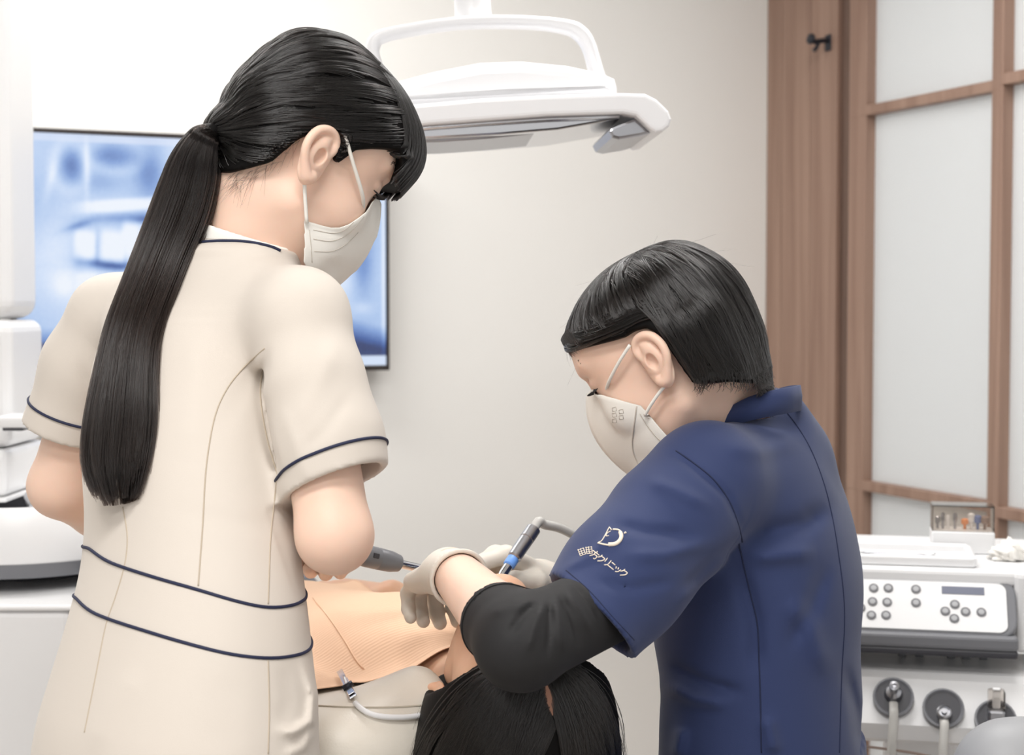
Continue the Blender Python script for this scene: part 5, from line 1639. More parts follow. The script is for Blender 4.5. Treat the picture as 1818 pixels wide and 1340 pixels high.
# folds
for poly, w, amp, a0, a1 in (
    ([(1316, 958), (1260, 1005), (1215, 1050)], 12, -0.0035, 1.4, 1.78),
    ([(1300, 970), (1240, 1030), (1200, 1075)], 10, 0.002, 1.4, 1.78),
    ([(1190, 800), (1230, 830), (1290, 880), (1320, 945)], 7, -0.0025, 1.4, 1.8),
    ([(1150, 850), (1200, 870), (1260, 900)], 12, 0.003, 1.4, 1.8), ([(1090, 930), (1150, 945), (1230, 950)], 11, -0.003, 1.4, 1.8),
    ([(1110, 985), (1180, 985), (1270, 960)], 12, 0.003, 1.4, 1.8), ([(1060, 1030), (1120, 1045), (1200, 1030)], 10, -0.0022, 1.4, 1.8),
    ([(1320, 960), (1380, 940), (1430, 930), (1470, 900)], 18, -0.005, 1.5, 1.85), ([(1330, 990), (1390, 985), (1450, 980)], 16, 0.004, 1.5, 1.85),
    ([(1310, 1000), (1340, 1100), (1345, 1200)], 16, -0.004, 1.5, 1.85), ([(1190, 1180), (1250, 1210), (1320, 1230)], 10, -0.003, 1.5, 1.85),
    ([(1180, 1215), (1230, 1240), (1290, 1250)], 12, 0.004, 1.5, 1.85), ([(1400, 1060), (1440, 1120), (1470, 1200)], 20, 0.004, 1.5, 1.9),
    ([(1470, 1000), (1440, 1080), (1400, 1150)], 16, -0.003, 1.5, 1.9), ([(1360, 1270), (1375, 1340)], 14, 0.004, 1.5, 1.9), ([(1210, 1290), (1200, 1345)], 12, 0.005, 1.5, 1.9),
    ([(1500, 1180), (1520, 1260), (1530, 1340)], 10, -0.004, 1.5, 1.95), ([(1000, 1012), (1050, 985), (1090, 940)], 8, 0.002, 1.4, 1.7), ([(1430, 780), (1350, 800), (1280, 790)], 16, 0.002, 1.5, 1.9)):
    Fd.crease(poly, w, amp * 1.5, a0, a1)
Fd.cone(N2 - nd2 * 0.02, N2 + nd2 * 0.14, 0.0570, 0.0600, op='s')
Vd, Qd = Fd.mesh(); Vd = relax(Vd, Qd, 2, 0.4)
top2 = big_mesh_obj('scrub_top', Vd, Qd, 'navy_cloth', p2)
top2['label'] = 'navy short-sleeved scrub top with embroidered sleeve'
bvh_d2 = bvh_of(Vd, Qd)
seam('seam', bvh_d2, [(1388, 722), (1412, 752), (1438, 795), (1460, 850), (1476, 910), (1488, 980), (1497, 1050), (1499, 1110), (1494, 1200), (1490, 1336)], 0.0009, 'navy_seam', top2)
seam('seam', bvh_d2, [(1200, 800), (1232, 822), (1268, 852), (1296, 892), (1312, 935), (1318, 962)], 0.0009, 'navy_seam', top2)
seam('seam', bvh_d2, [(1312, 965), (1322, 1010), (1334, 1060), (1345, 1110), (1348, 1180), (1350, 1240), (1352, 1336)], 0.0009, 'navy_seam', top2)
seam('hem_stitch', bvh_d2, [(1005, 1012), (1046, 1048), (1085, 1092), (1126, 1136)], 0.0006, 'navy_seam', top2)
# stand collar: a band round the neck that runs down to the throat
cb = [(-0.050, 0.0, 0.040, 0.064), (-0.044, 0.030, 0.039, 0.063), (-0.028, 0.052, 0.036, 0.060), (-0.006, 0.064, 0.030, 0.052), (0.022, 0.064, 0.019, 0.034), (0.050, 0.054, 0.004, 0.016), (0.078, 0.032, -0.012, -0.002), (0.094, 0.010, -0.022, -0.014)]
cb = catmull(np.array(cb), 30)
full_ = np.vstack([cb[::-1] * np.array([1, -1, 1, 1]), cb[1:]])
V, Fc = [], []
for f_, l_, z0, z1 in full_:
    base = N2 + fw2 * f_ - rt2 * l_ * 1.06 + np.array([0, nd2[1] / nd2[2] * (0.5 * (z0 + z1)), 0])
    out_ = nrm(fw2 * (f_ - 0.01) - rt2 * l_)
    for o2, z_ in ((0.0045, z0 - 0.004), (0.0055, z0 * 0.5 + z1 * 0.5), (0.0035, z1), (0.0, z1), (0.001, z0 * 0.5 + z1 * 0.5), (-0.002, z0 - 0.004)):
        V.append(base + out_ * o2 + Z3 * z_)
n_ = len(full_)
for i in range(n_ - 1):
    for k in range(6): Fc.append((i * 6 + k, i * 6 + (k + 1) % 6, (i + 1) * 6 + (k + 1) % 6, (i + 1) * 6 + k))
Fc.append(tuple(range(6))[::-1]); Fc.append(tuple((n_ - 1) * 6 + k for k in range(6)))
mesh_obj('collar', V, Fc, 'navy_cloth', top2)

# black under-sleeves
def under_sleeve(S_, E_, W_, end, r0, folds=()):
    e_ = E_ * (1 - end) + W_ * end; d_ = nrm(W_ - E_)
    lo = np.minimum(np.minimum(S_, E_), e_) - 0.08; hi = np.maximum(np.maximum(S_, E_), e_) + 0.08
    Fx = Field(lo, hi, 0.0025)
    s0 = S_ * 0.55 + E_ * 0.45
    Fx.cone(s0, E_, r0, r0 + 0.001, 0.0)
    Fx.cone(E_, e_ + d_ * 0.03, r0, r0 - 0.0005, 0.016)
    Fx.plane(e_, d_, e_ - 0.08, e_ + 0.08) if False else None
    def cutf(X, Y, Z):
        t = (X - e_[0]) * d_[0] + (Y - e_[1]) * d_[1] + (Z - e_[2]) * d_[2]
        return np.maximum(-t, np.sqrt((X - e_[0]) ** 2 + (Y - e_[1]) ** 2 + (Z - e_[2]) ** 2) - 0.075)
    for args in folds: Fx.crease(*args)
    Fx.put(cutf, e_ - 0.09, e_ + 0.09, 0, 's')
    Fx.cone(e_ - d_ * 0.02, e_ + d_ * 0.03, r0 - 0.0045, r0 - 0.003, op='s')
    V, Q = Fx.mesh(); V = relax(V, Q, 1)
    return V, Q, e_, d_
fl_ = []
for i, (a, b, c, w, am) in enumerate([((955, 1068), (930, 1090), (900, 1130), 7, -0.0022), ((965, 1072), (950, 1110), (935, 1160), 7, 0.0020), ((975, 1070), (975, 1110), (970, 1170), 6, -0.0024), ((985, 1062), (995, 1105), (1000, 1160), 7, 0.0022),
                                      ((992, 1055), (1012, 1095), (1030, 1145), 6, -0.0022), ((1002, 1045), (1030, 1085), (1052, 1125), 7, 0.002), ((1015, 1035), (1045, 1070), (1068, 1100), 6, -0.0018), ((945, 1066), (905, 1080), (870, 1090), 8, 0.0014)]):
    fl_.append(([a, b, c], w, am * 1.7, 1.30, 1.56))
V, Q, eL, dL = under_sleeve(SL2, EL2, WL2, 0.30, 0.0400, fl_)
us = big_mesh_obj('under_sleeve', V, Q, 'black_cloth', p2); us['label'] = 'tight black under-sleeve at the elbow'
bvu = bvh_of(V, Q)
ring_on('cuff_stitch', bvu, eL - dL * 0.010, dL, 0.06, 0.0006, 'tie_black', us)
V, Q, eR, dR_ = under_sleeve(SR2, ER2, WR2, 0.45, 0.0405)
big_mesh_obj('under_sleeve', V, Q, 'black_cloth', p2)

# gloves
def glove(W_, E_, x, z, left, flex, th, cuff=0.035, sc=0.97, spread=0.0):
    c = W_ + nrm(x) * 0.07; Fx = Field(c - 0.15, c + 0.15, 0.0018)
    put_hand(Fx, W_, x, z, left, flex, th, sc, fat=0.0008, spread=spread)
    d_ = nrm(E_ - W_)
    Fx.cone(W_ + nrm(x) * 0.015, W_ + d_ * cuff, 0.0265, 0.0312, 0.012)
    # rolled cuff
    e = W_ + d_ * (cuff - 0.002)
    def tor(X, Y, Z):
        t = (X - e[0]) * d_[0] + (Y - e[1]) * d_[1] + (Z - e[2]) * d_[2]
        r = np.sqrt(np.maximum((X - e[0]) ** 2 + (Y - e[1]) ** 2 + (Z - e[2]) ** 2 - t * t, 0))
        return np.sqrt((r - 0.0300) ** 2 + t * t) - 0.0022
    def cutc(X, Y, Z):
        t = (X - e[0]) * d_[0] + (Y - e[1]) * d_[1] + (Z - e[2]) * d_[2]
        return np.maximum(-t, np.sqrt((X - e[0]) ** 2 + (Y - e[1]) ** 2 + (Z - e[2]) ** 2) - 0.07)
    Fx.put(cutc, e - 0.08, e + 0.08, 0, 's')
    def bore(X, Y, Z):
        t = (X - e[0]) * d_[0] + (Y - e[1]) * d_[1] + (Z - e[2]) * d_[2]
        r = np.sqrt(np.maximum((X - e[0]) ** 2 + (Y - e[1]) ** 2 + (Z - e[2]) ** 2 - t * t, 0))
        return np.maximum(r - 0.0278, -t - 0.010)
    Fx.put(bore, e - 0.05, e + 0.05, 0, 's')
    Fx.put(tor, e - 0.045, e + 0.045, 0.003)
    V, Q = Fx.mesh(); V = relax(V, Q, 1, 0.4)
    return V, Q
V, Q = glove(WL2, EL2, XL2, ZL2, True, flexL, thL, 0.030, 0.92, 0.03)
gl = big_mesh_obj('glove', V, Q, 'glove', p2); gl['label'] = 'cream latex glove on the drooping hand'
V, Q = glove(WR2, ER2, XR2, ZR2, False, flexR, thR, 0.05)
gr_ = big_mesh_obj('glove', V, Q, 'glove', p2); gr_['label'] = 'cream latex glove pinching the handpiece'

# mask with ear loops
m2 = mask_sheet('face_mask', H2,
                [(0.109, 0.010, 0.0), (0.094, 0.008, 0.018), (0.078, 0.000, 0.034), (0.064, -0.018, 0.050), (0.044, -0.040, 0.062)],
                [(0.150, -0.040, 0.0), (0.128, -0.046, 0.020), (0.102, -0.054, 0.040), (0.074, -0.062, 0.056), (0.040, -0.068, 0.067)],
                [(0.100, -0.124, 0.0), (0.090, -0.124, 0.016), (0.072, -0.120, 0.034), (0.054, -0.112, 0.050), (0.034, -0.098, 0.062)], p2, bvh=bvh_b2)
for s in (1, -1):
    tube('ear_loop', catmull([H2.p(0.014, 0.020, 0.084 * s), H2.p(0.034, 0.012, 0.079 * s), H2.p(0.058, 0.002, 0.066 * s), H2.p(0.074, -0.004, 0.046 * s)], 20), 0.0021, 'mask_fabric', m2, sides=6)
    tube('ear_loop', catmull([H2.p(0.000, -0.036, 0.082 * s), H2.p(0.014, -0.040, 0.078 * s), H2.p(0.030, -0.046, 0.074 * s), H2.p(0.044, -0.052, 0.068 * s)], 20), 0.0021, 'mask_fabric', m2, sides=6)
bvm = BVHTree.FromPolygons([v.co for v in m2.data.vertices], [tuple(p.vertices) for p in m2.data.polygons])
ms_ = [(1131, 716), (1128, 740), (1124, 770), (1124, 800), (1136, 828)]
seam('fold_line', bvm, ms_, 0.0008, 'mask_print', m2, lift=0.0004, sm=2)
seam('edge_stitch', bvm, [(1136, 734), (1150, 756), (1168, 778), (1186, 792)], 0.0005, 'mask_print', m2, lift=0.0004, sm=1)
# small print on the mask
prt = []
for x0, y0 in ((1087, 724), (1087, 734), (1087, 744), (1099, 728), (1099, 738)):
    for st in ([(0, 0), (7, -2)], [(7, -2), (8, 5)], [(0, 0), (1, 6)], [(1, 6), (8, 5)]):
        q = on_surface(bvm, [(x0 + a, y0 + b) for a, b in dense(np.array(st, float), 2.5)], 0.0003)
        if len(q) > 2: prt.append(q)
if prt: multi_tube('mask_print', prt, 0.00035, 'mask_print', m2, sides=4)

# bob hair
bound2 = [(-0.22, -0.102), (-0.082, -0.096), (-0.070, -0.082), (-0.055, -0.069), (-0.032, -0.058), (-0.0215, -0.052), (-0.0205, 0.000), (-0.017, 0.018), (-0.010, 0.027), (0.004, 0.031), (0.016, 0.031), (0.030, 0.035), (0.060, 0.045), (0.088, 0.055), (0.104, 0.068), (0.115, 0.085), (0.2, 0.09)]
prof2 = np.array([(-0.109, 0.020), (-0.104, 0.052), (-0.086, 0.084), (-0.059, 0.104), (0.0, 0.112), (0.047, 0.102), (0.084, 0.080), (0.104, 0.052), (0.100, 0.010), (0.06, -0.08), (-0.03, -0.108), (-0.062, -0.104), (-0.083, -0.085), (-0.095, -0.055), (-0.104, -0.020)])
def ex2(Fd):
    for sg in (-1, 1):
        Fd.cone(H2.p(-0.024, 0.010, 0.064 * sg), H2.p(-0.016, -0.040, 0.058 * sg), 0.022, 0.020, 0.015)
        Fd.cone(H2.p(-0.055, 0.000, 0.056 * sg), H2.p(-0.048, -0.055, 0.050 * sg), 0.028, 0.024, 0.02)
Fh = hair_cap(H2, bound2, prof2, 0.087, (0.0, 0.02), ex2)
# the ears stay clear of the hair
Vh, Qh = Fh.mesh(); Vh = relax(Vh, Qh, 3)
hair2 = big_mesh_obj('hair', Vh, Qh, 'hair_base', p2)
hair2['label'] = 'glossy black bob with side-swept fringe'
bvh_h2 = bvh_of(Vh, Qh)
Oc = H2.p(-0.010, 0.025)
paths = []
bf = np.array([b[0] for b in bound2]); bu = np.array([b[1] for b in bound2])
crown = nrm(H2.p(-0.030, 0.130, 0.016) - Oc)
tries = 0
while len(paths) < 8000 and tries < 40000:
    tries += 1
    # root along the parting near the crown, or anywhere on the scalp above the rim
    end_az = rng.uniform(-math.pi, math.pi)
    fe, se = math.cos(end_az), math.sin(end_az)
    root = nrm(crown + 0.30 * nrm(H2.F) * rng.uniform(-0.1, 1.0) * (1 if rng.random() < 0.6 else 0) + rng.normal(0, 0.08, 3))
    f_t = 0.100 * fe - 0.006
    u_t = float(np.interp(f_t, bf, bu))
    if -0.0215 < f_t < 0.008: u_t = max(u_t, 0.033)          # strands end above the ear
    # front strands sweep back over the temple, back strands fall to the nape
    tgt = nrm(H2.p(f_t, u_t + 0.004, 0.085 * se) - Oc)
    t0 = rng.uniform(0, 0.55) if rng.random() < 0.6 else 0.0
    off = rng.uniform(0.0004, 0.0026)
    sweep = rng.normal(0.16, 0.05)
    pts = []; ok = True
    for t in np.linspace(t0, 1.0, 13):
        dd = slerp(root, tgt, t)
        dd = nrm(dd + H2.F * sweep * math.sin(math.pi * t) * (0.9 if fe > -0.2 else 0.3))
        hh = hit_out(bvh_h2, Oc, dd)
        if hh is None: ok = False; break
        pts.append(hh + dd * off * (1 if t < 0.9 else 0.3))
    if ok: paths.append(pts)
B_, own = clump_paths(paths, 380, 0.9, 0)
lift_c = rng.uniform(-0.0004, 0.004, 400)
Cn = B_ - Oc; Cn /= np.linalg.norm(Cn, axis=2, keepdims=True)
B_ = B_ + Cn * lift_c[own][:, None, None] * np.sin(np.linspace(0.2, 0.9, 13) * math.pi)[None, :, None]
strands('hair_strands', B_, 0.00042, 0.00022, 'hair_black', hair2)
# side-swept locks: forward from the crown, then back over the top of the ear
paths = []
ctl = np.array([(-0.030, 0.104), (0.020, 0.108), (0.070, 0.090), (0.093, 0.064), (0.078, 0.054), (0.044, 0.044), (0.012, 0.038), (-0.016, 0.034), (-0.040, 0.022)])
for i in range(2600):
    w = rng.uniform(0, 1) ** 0.7; sgn = 1 if rng.random() < 0.75 else -1
    cen_ = np.array([-0.02, 0.075])
    c = cen_ + (ctl - cen_) * (0.45 + 0.55 * w) + rng.normal(0, 0.002, 2)
    c = catmull(c, 14); off = rng.uniform(0.0006, 0.0036)
    pts = []; ok = True
    for k, (f_, u_) in enumerate(c):
        r = bvh_h2.ray_cast(Vector(H2.p(f_, u_, 0.14 * sgn)), Vector(-H2.S * sgn), 0.14)
        if r[0] is None:
            ok = len(pts) > 6; break
        pts.append(np.array(r[0]) + np.array(r[1]) * off)
    if ok and max(np.linalg.norm(np.diff(pts, axis=0), axis=1)) < 0.035: paths.append(pts if len(pts) == 14 else catmull(pts, 14))
if paths:
    B_, own = clump_paths(paths, 130, 0.85, 0)
    strands('swept_locks', B_, 0.00042, 0.00016, 'hair_black', hair2)
# ragged ends at the nape and fringe, loose flyaway hairs
paths = []
for i in range(1500):
    f_t = rng.uniform(-0.105, -0.036); u_t = float(np.interp(f_t, bf, bu)); s_ = (1 if rng.random() < 0.7 else -1)
    hh = hit_out(bvh_h2, H2.p(f_t * 0.6, u_t + 0.012), nrm(H2.S * s_ * rng.uniform(0.05, 1) + H2.F * rng.uniform(-1, -0.1) * (1 if f_t < -0.05 else 0.3)), 0.2)
    if hh is None: continue
    a = hh; b = hh - H2.U * 0.007 + H2.F * 0.003; c = b - H2.U * rng.uniform(0.001, 0.007) + H2.F * rng.uniform(-0.002, 0.010) - H2.S * s_ * rng.uniform(0, 0.008)
    paths.append(catmull([a, b, c], 5))
for i in range(500):
    s0 = rng.uniform(-0.06, 0.075); f0 = 0.104 - 0.35 * (s0 * s0) / 0.06
    a = H2.p(f0 - 0.005, 0.074, s0); a = push_out(bvh_h2, a, 0.001)
    b = push_out(bvh_h2, a - H2.U * 0.014 - H2.F * 0.001, 0.001); c = b - H2.U * rng.uniform(0.004, 0.014) - H2.F * rng.uniform(0, 0.010) + H2.S * rng.normal(0, 0.004)
    paths.append(catmull([a, b, c], 5))
strands('hair_tips', paths, 0.0004, 0.0001, 'hair_black', hair2)
paths = []
for i in range(46):
    d0 = nrm(H2.U * rng.uniform(0.0, 1) + H2.F * rng.uniform(-0.9, 1.1) + H2.S * rng.normal(0, 0.4))
    a = hit_out(bvh_h2, Oc, d0)
    if a is None: continue
    tv = nrm(np.cross(d0, H2.S) * (1 if d0.dot(H2.F) > 0 else -1) * -1.0 + rng.normal(0, 0.2, 3))
    L = rng.uniform(0.015, 0.045)
    paths.append(catmull([a, a + d0 * 0.006 + tv * L * 0.5, a + d0 * rng.uniform(0.004, 0.016) + tv * L], 8))
strands('flyaway_hairs', paths, 0.00009, 0.00004, 'hair_black', hair2)

# sleeve embroidery: mark and clinic name
emb = []
def stroke(pts, w): emb.append((np.array(pts, float), w))
# mark: slanted stem, crescent, small c and the dot
stroke([(1082, 936), (1070, 958), (1063, 963)], 1.5)
stroke([(1082, 936), (1086, 941)], 1.6)
stroke([(1062, 964), (1075, 967), (1088, 968), (1098, 964), (1104, 956), (1104, 947), (1098, 941), (1088, 940)], 2.6)
stroke([(1080, 967), (1092, 966), (1100, 960), (1103, 952), (1101, 945)], 6.0)
stroke([(1084, 943), (1078, 947), (1076, 952), (1081, 951)], 1.3)
stroke([(1109.5, 946), (1110.5, 947)], 4.2)
# letters along a slanting line; unit cell x along the line, y across
def glyph(cx, cy, ang, size, strokes, w=1.5):
    ca, sa = math.cos(ang), math.sin(ang)
    for st in strokes:
        stroke([(cx + size * (x * ca - y * sa), cy + size * (x * sa + y * ca)) for x, y in st], w)
AN = math.radians(38)
dense1 = [[(-.45, -.4), (.45, -.4)], [(-.45, -.1), (.45, -.1)], [(-.45, .2), (.45, .2)], [(-.4, .45), (.45, .45)], [(-.35, -.5), (-.35, .45)], [(.0, -.5), (.0, .45)], [(.4, -.45), (.4, .4)]]
glyph(1033, 980, math.radians(-20), 13, dense1, 1.0); glyph(1046, 977, math.radians(-8), 13, dense1, 1.0)
glyph(1056, 985, AN, 14, [[(0, -.55), (0.02, -.35)], [(-.5, -.3), (.5, -.3)], [(-.1, -.3), (-.15, .1), (-.45, .5)], [(-.1, 0), (.35, 0), (.3, .45), (.1, .42)]])
glyph(1067, 992, AN, 13, [[(-.15, -.5), (-.25, -.15), (-.5, .1)], [(-.15, -.3), (.4, -.3), (.3, .1), (-.2, .55)]])
glyph(1078, 998, AN, 13, [[(-.3, -.45), (-.3, .15)], [(.3, -.5), (.3, .1), (.15, .35), (-.1, .55)]])
glyph(1087, 1004, AN, 13, [[(-.3, -.3), (.3, -.3)], [(-.5, .35), (.5, .35)]])
glyph(1096, 1011, AN, 11, [[(-.4, -.25), (-.28, .05)], [(-.02, -.35), (.08, -.05)], [(.45, -.3), (.3, .2), (-.1, .5)]])
glyph(1107, 1017, AN, 13, [[(-.15, -.5), (-.25, -.15), (-.5, .1)], [(-.15, -.3), (.4, -.3), (.3, .1), (-.2, .55)]])
lg = empty('sleeve_embroidery'); lg.parent = top2; lg['label'] = 'cream embroidered mark and clinic name'
for st, w in emb:
    q = on_surface(bvh_d2, dense(st, 1.6), 0.0004)
    if len(q) > 1:
        if len(q) == 2: q = np.vstack([q[0], q.mean(0), q[1]])
        tube('stitching', q, w / FPX * 1.58 * 0.62, 'embroidery', lg, sides=6)

# handpiece in the right hand, with its cord
B0, B1 = P(884, 1032, 1.785), P(948, 938, 1.835)
dB = nrm(B1 - B0); Lh = np.linalg.norm(B1 - B0)
hpc = empty('scaler', B0); tag(hpc, 'steel handpiece with blue ring held between the gloved fingers of the seated person', 'dental handpiece')
MB0 = Matrix.Translation(-hpc.location) @ axis_frame(B0, B1)
lathe('tip', [(0.0, -0.03), (0.0008, -0.03), (0.0016, -0.01), (0.0045, 0.004), (0.0055, 0.012), (0.0055, 0.024)], 'chrome', hpc, matrix=MB0)
lathe('blue_ring', [(0.0056, 0.024), (0.0072, 0.026), (0.0072, 0.036), (0.0066, 0.037)], 'blue_ring', hpc, matrix=MB0)
lathe('barrel', [(0.0066, 0.037), (0.0084, 0.039), (0.0086, Lh * 0.78), (0.0080, Lh * 0.785), (0.0080, Lh * 0.79), (0.0088, Lh * 0.80), (0.0086, Lh * 0.99), (0.0072, Lh)], 'brushed_steel', hpc, matrix=MB0)
cord = [B1 - dB * 0.002, B1 + dB * 0.012, P(966, 931, 1.85), P(990, 936, 1.865), P(1016, 948, 1.88), P(1045, 966, 1.90), P(1090, 1000, 1.95), P(1150, 1080, 2.10), P(1250, 1200, 2.18), P(1400, 1290, 2.22), P(1500, 1300, 2.26)]
tube('cord', catmull([q - np.array(hpc.location) for q in cord], 60), 0.0058, 'hose_grey', hpc, sides=10)

# mouth mirror handle in the drooping hand is hidden by the hand; the seated person's own stool
st2 = empty('stool', (cz2[0] + 0.01, cz2[1], 0)); tag(st2, 'dark round stool under the seated person in navy', 'stool')
lathe('seat', [(0, 0.40), (0.17, 0.40), (0.185, 0.42), (0.185, 0.455), (0.17, 0.475), (0, 0.48)], 'dark_plastic', st2)
lathe('gas_lift', [(0.03, 0.09), (0.03, 0.26), (0.018, 0.265), (0.018, 0.40)], 'chrome', st2)
for k in range(5):
    a = 2 * math.pi * k / 5 + 0.3
    tube('base_leg', [(0, 0, 0.1), (0.22 * math.cos(a), 0.22 * math.sin(a), 0.07)], [0.022, 0.015], 'chrome', st2)
    lathe('caster', [(0, -0.011), (0.027, -0.011), (0.027, 0.011), (0, 0.011)], 'dark_plastic', st2, matrix=Matrix.Translation((0.22 * math.cos(a), 0.22 * math.sin(a), 0.027)) @ Matrix.Rotation(math.pi / 2, 4, 'X'))
# ================================================================== PATIENT, CHAIR, BIB
HO = P(912, 1228, 1.65)
AX = nrm([-0.6, 0.8, 0.0]); EX = nrm([0.8, 0.6, 0.0])       # along the body towards the feet; towards the seated person
def C(s, l, z): return np.array([HO[0] + AX[0] * s + EX[0] * l, HO[1] + AX[1] * s + EX[1] * l, z])
ZH = HO[2]
# head frame: crown points to the viewer, face up; chin a little down
Uh = nrm(np.array([0.20, -0.93, -0.28])); Fh_ = nrm(np.array([0, 0, 1.0]) - Uh * Uh[2]); Sh = np.cross(Fh_, Uh)
H3 = Head(HO + np.array([0, 0, -0.012]), Fh_, Uh, Sh)

HIP = C(0.76, 0.05, ZH - 0.09); AL = nrm([-0.14, 0.98, -0.12]); EL_ = nrm(np.cross(AL, Z3))
def LG(s, l, z=0.0): return HIP + AL * s + EL_ * l + Z3 * z
Fb = Field(np.array([-0.75, 1.45, 0.55]), np.array([0.35, 2.62, 1.02]), 0.004)
put_head(Fb, H3)
LC = 0.05                                            # the trunk lies a little towards the seated person
Fb.cone(H3.p(-0.02, -0.05), C(0.21, LC, ZH - 0.055), 0.050, 0.052, 0.02)
# trunk: a row of flattened sections along the body
tr_s = [0.255, 0.28, 0.34, 0.45, 0.56, 0.66, 0.78]; tr_w = [0.15, 0.165, 0.16, 0.145, 0.135, 0.15, 0.16]; tr_t = [0.075, 0.085, 0.095, 0.092, 0.088, 0.09, 0.09]; tr_z = [-0.06, -0.062, -0.062, -0.068, -0.072, -0.075, -0.08]
def put_trunk(Fx, grow=0.0, k=0.05):
    for s, w, t_, z in zip(tr_s, tr_w, tr_t, tr_z):
        Fx.ell(C(s, LC, ZH + z), [AX, EX, Z3], (0.10 + grow, w + grow, t_ + grow), k)
put_trunk(Fb)
armR = [C(0.27, 0.21, ZH - 0.06), C(0.47, 0.26, ZH - 0.075), P(695, 1046, 2.21) + np.array([0.0, 0.0, -0.012])]
armL = [C(0.27, -0.115, ZH - 0.06), C(0.48, -0.16, ZH - 0.10), C(0.64, -0.07, ZH + 0.015)]
for ar in (armR, armL):
    Fb.cone(ar[0], ar[1], 0.042, 0.038, 0.03); Fb.cone(ar[1], ar[2], 0.037, 0.026, 0.015)
xr3 = nrm(P(600, 1043, 2.24) - armR[2])
put_hand(Fb, armR[2], xr3, np.array([0.0, -0.12, 1.0]), False, [(14, 24, 14), (12, 22, 14), (12, 24, 14), (14, 26, 16)], [(0.045, 0.040, -0.012), (0.070, 0.052, -0.018), (0.092, 0.050, -0.024)], 0.95, kpalm=0.01)
put_hand(Fb, armL[2], nrm(AX * 0.4 + EX * 0.9), np.array([0, 0, 1.0]), True, [(14, 24, 14)] * 4, [(0.045, 0.040, -0.012), (0.070, 0.052, -0.018), (0.092, 0.050, -0.024)], 0.95)
Vb, Qb = Fb.mesh(); Vb = relax(Vb, Qb, 2, 0.4)
Fl = Field(np.array([-1.40, 2.05, 0.28]), np.array([-0.1, 3.35, 0.95]), 0.010)
for s in (-1, 1):
    hp_ = LG(0, 0.075 * s); kn = LG(0.41, 0.075 * s, 0.03); an = LG(0.79, 0.075 * s, 0.0)
    Fl.cone(hp_, kn, 0.085, 0.056, 0.03); Fl.cone(kn, an, 0.052, 0.036, 0.02); Fl.cone(an, an + Z3 * 0.09 + AL * 0.05, 0.034, 0.028, 0.02)
V, Q = merge_geo([(Vb, Qb), Fl.mesh(), ear_geo(H3, 1), ear_geo(H3, -1)])
p3 = big_mesh_obj('person', V, Q, 'skin_patient')
tag(p3, 'patient lying back in the dental chair under an orange bib', 'person')
bvh_b3 = bvh_of(V, Q)
# clothes: pale top and grey trousers
Fc3 = Field(np.array([-0.75, 1.55, 0.55]), np.array([0.35, 2.62, 1.02]), 0.005)
put_trunk(Fc3, 0.007)
for ar in (armR, armL):
    Fc3.cone(ar[0], ar[1] * 0.9 + ar[0] * 0.1, 0.052, 0.047, 0.03)
Fc3.cone(C(0.10, LC, ZH - 0.03), C(0.22, LC, ZH - 0.03), 0.062, 0.06, op='s')
V, Q = Fc3.mesh(); V = relax(V, Q, 2)
tp3 = big_mesh_obj('shirt', V, Q, 'white_cloth', p3)
bvh_c3 = bvh_of(V, Q)
Fc3 = Field(np.array([-1.40, 2.0, 0.26]), np.array([-0.05, 3.35, 0.97]), 0.010)
Fc3.ell(C(0.74, LC, ZH - 0.082), [AX, EX, Z3], (0.12, 0.175, 0.102), 0.03)
for s in (-1, 1):
    hp_ = LG(0, 0.075 * s); kn = LG(0.41, 0.075 * s, 0.03); an = LG(0.76, 0.075 * s, 0.0)
    Fc3.cone(hp_, kn, 0.094, 0.068, 0.03); Fc3.cone(kn, an, 0.066, 0.056, 0.02)
V, Q = Fc3.mesh(); V = relax(V, Q, 2)
big_mesh_obj('trousers', V, Q, 'trousers_grey', p3)

# hair: parted, falling to both sides over the headrest
bound3 = [(-0.2, -0.13), (-0.03, -0.12), (-0.01, -0.09), (0.01, -0.01), (0.03, 0.02), (0.05, 0.045), (0.075, 0.062), (0.2, 0.066)]
prof3 = np.array([(0.105, 0.05), (0.095, 0.08), (0.070, 0.104), (0.03, 0.122), (-0.02, 0.128), (-0.07, 0.118), (-0.11, 0.090), (-0.13, 0.05), (-0.13, 0.0), (-0.12, -0.05), (-0.08, -0.10), (0.0, -0.11), (0.07, -0.06), (0.10, 0.0)])
def ex3(Fd):
    for sg in (-1, 1):
        Fd.cone(H3.p(-0.02, 0.035, 0.045 * sg), H3.p(-0.10, 0.02, 0.082 * sg), 0.052, 0.046, 0.03)
Fh = hair_cap(H3, bound3, prof3, 0.098, (0.0, 0.03), ex3)
Vh, Qh = Fh.mesh(); Vh = relax(Vh, Qh, 3)
hair3 = big_mesh_obj('hair', Vh, Qh, 'hair_base', p3)
hair3['label'] = 'straight black hair parted over the crown'
bvh_h3 = bvh_of(Vh, Qh)
Oc = H3.p(-0.015, 0.035)
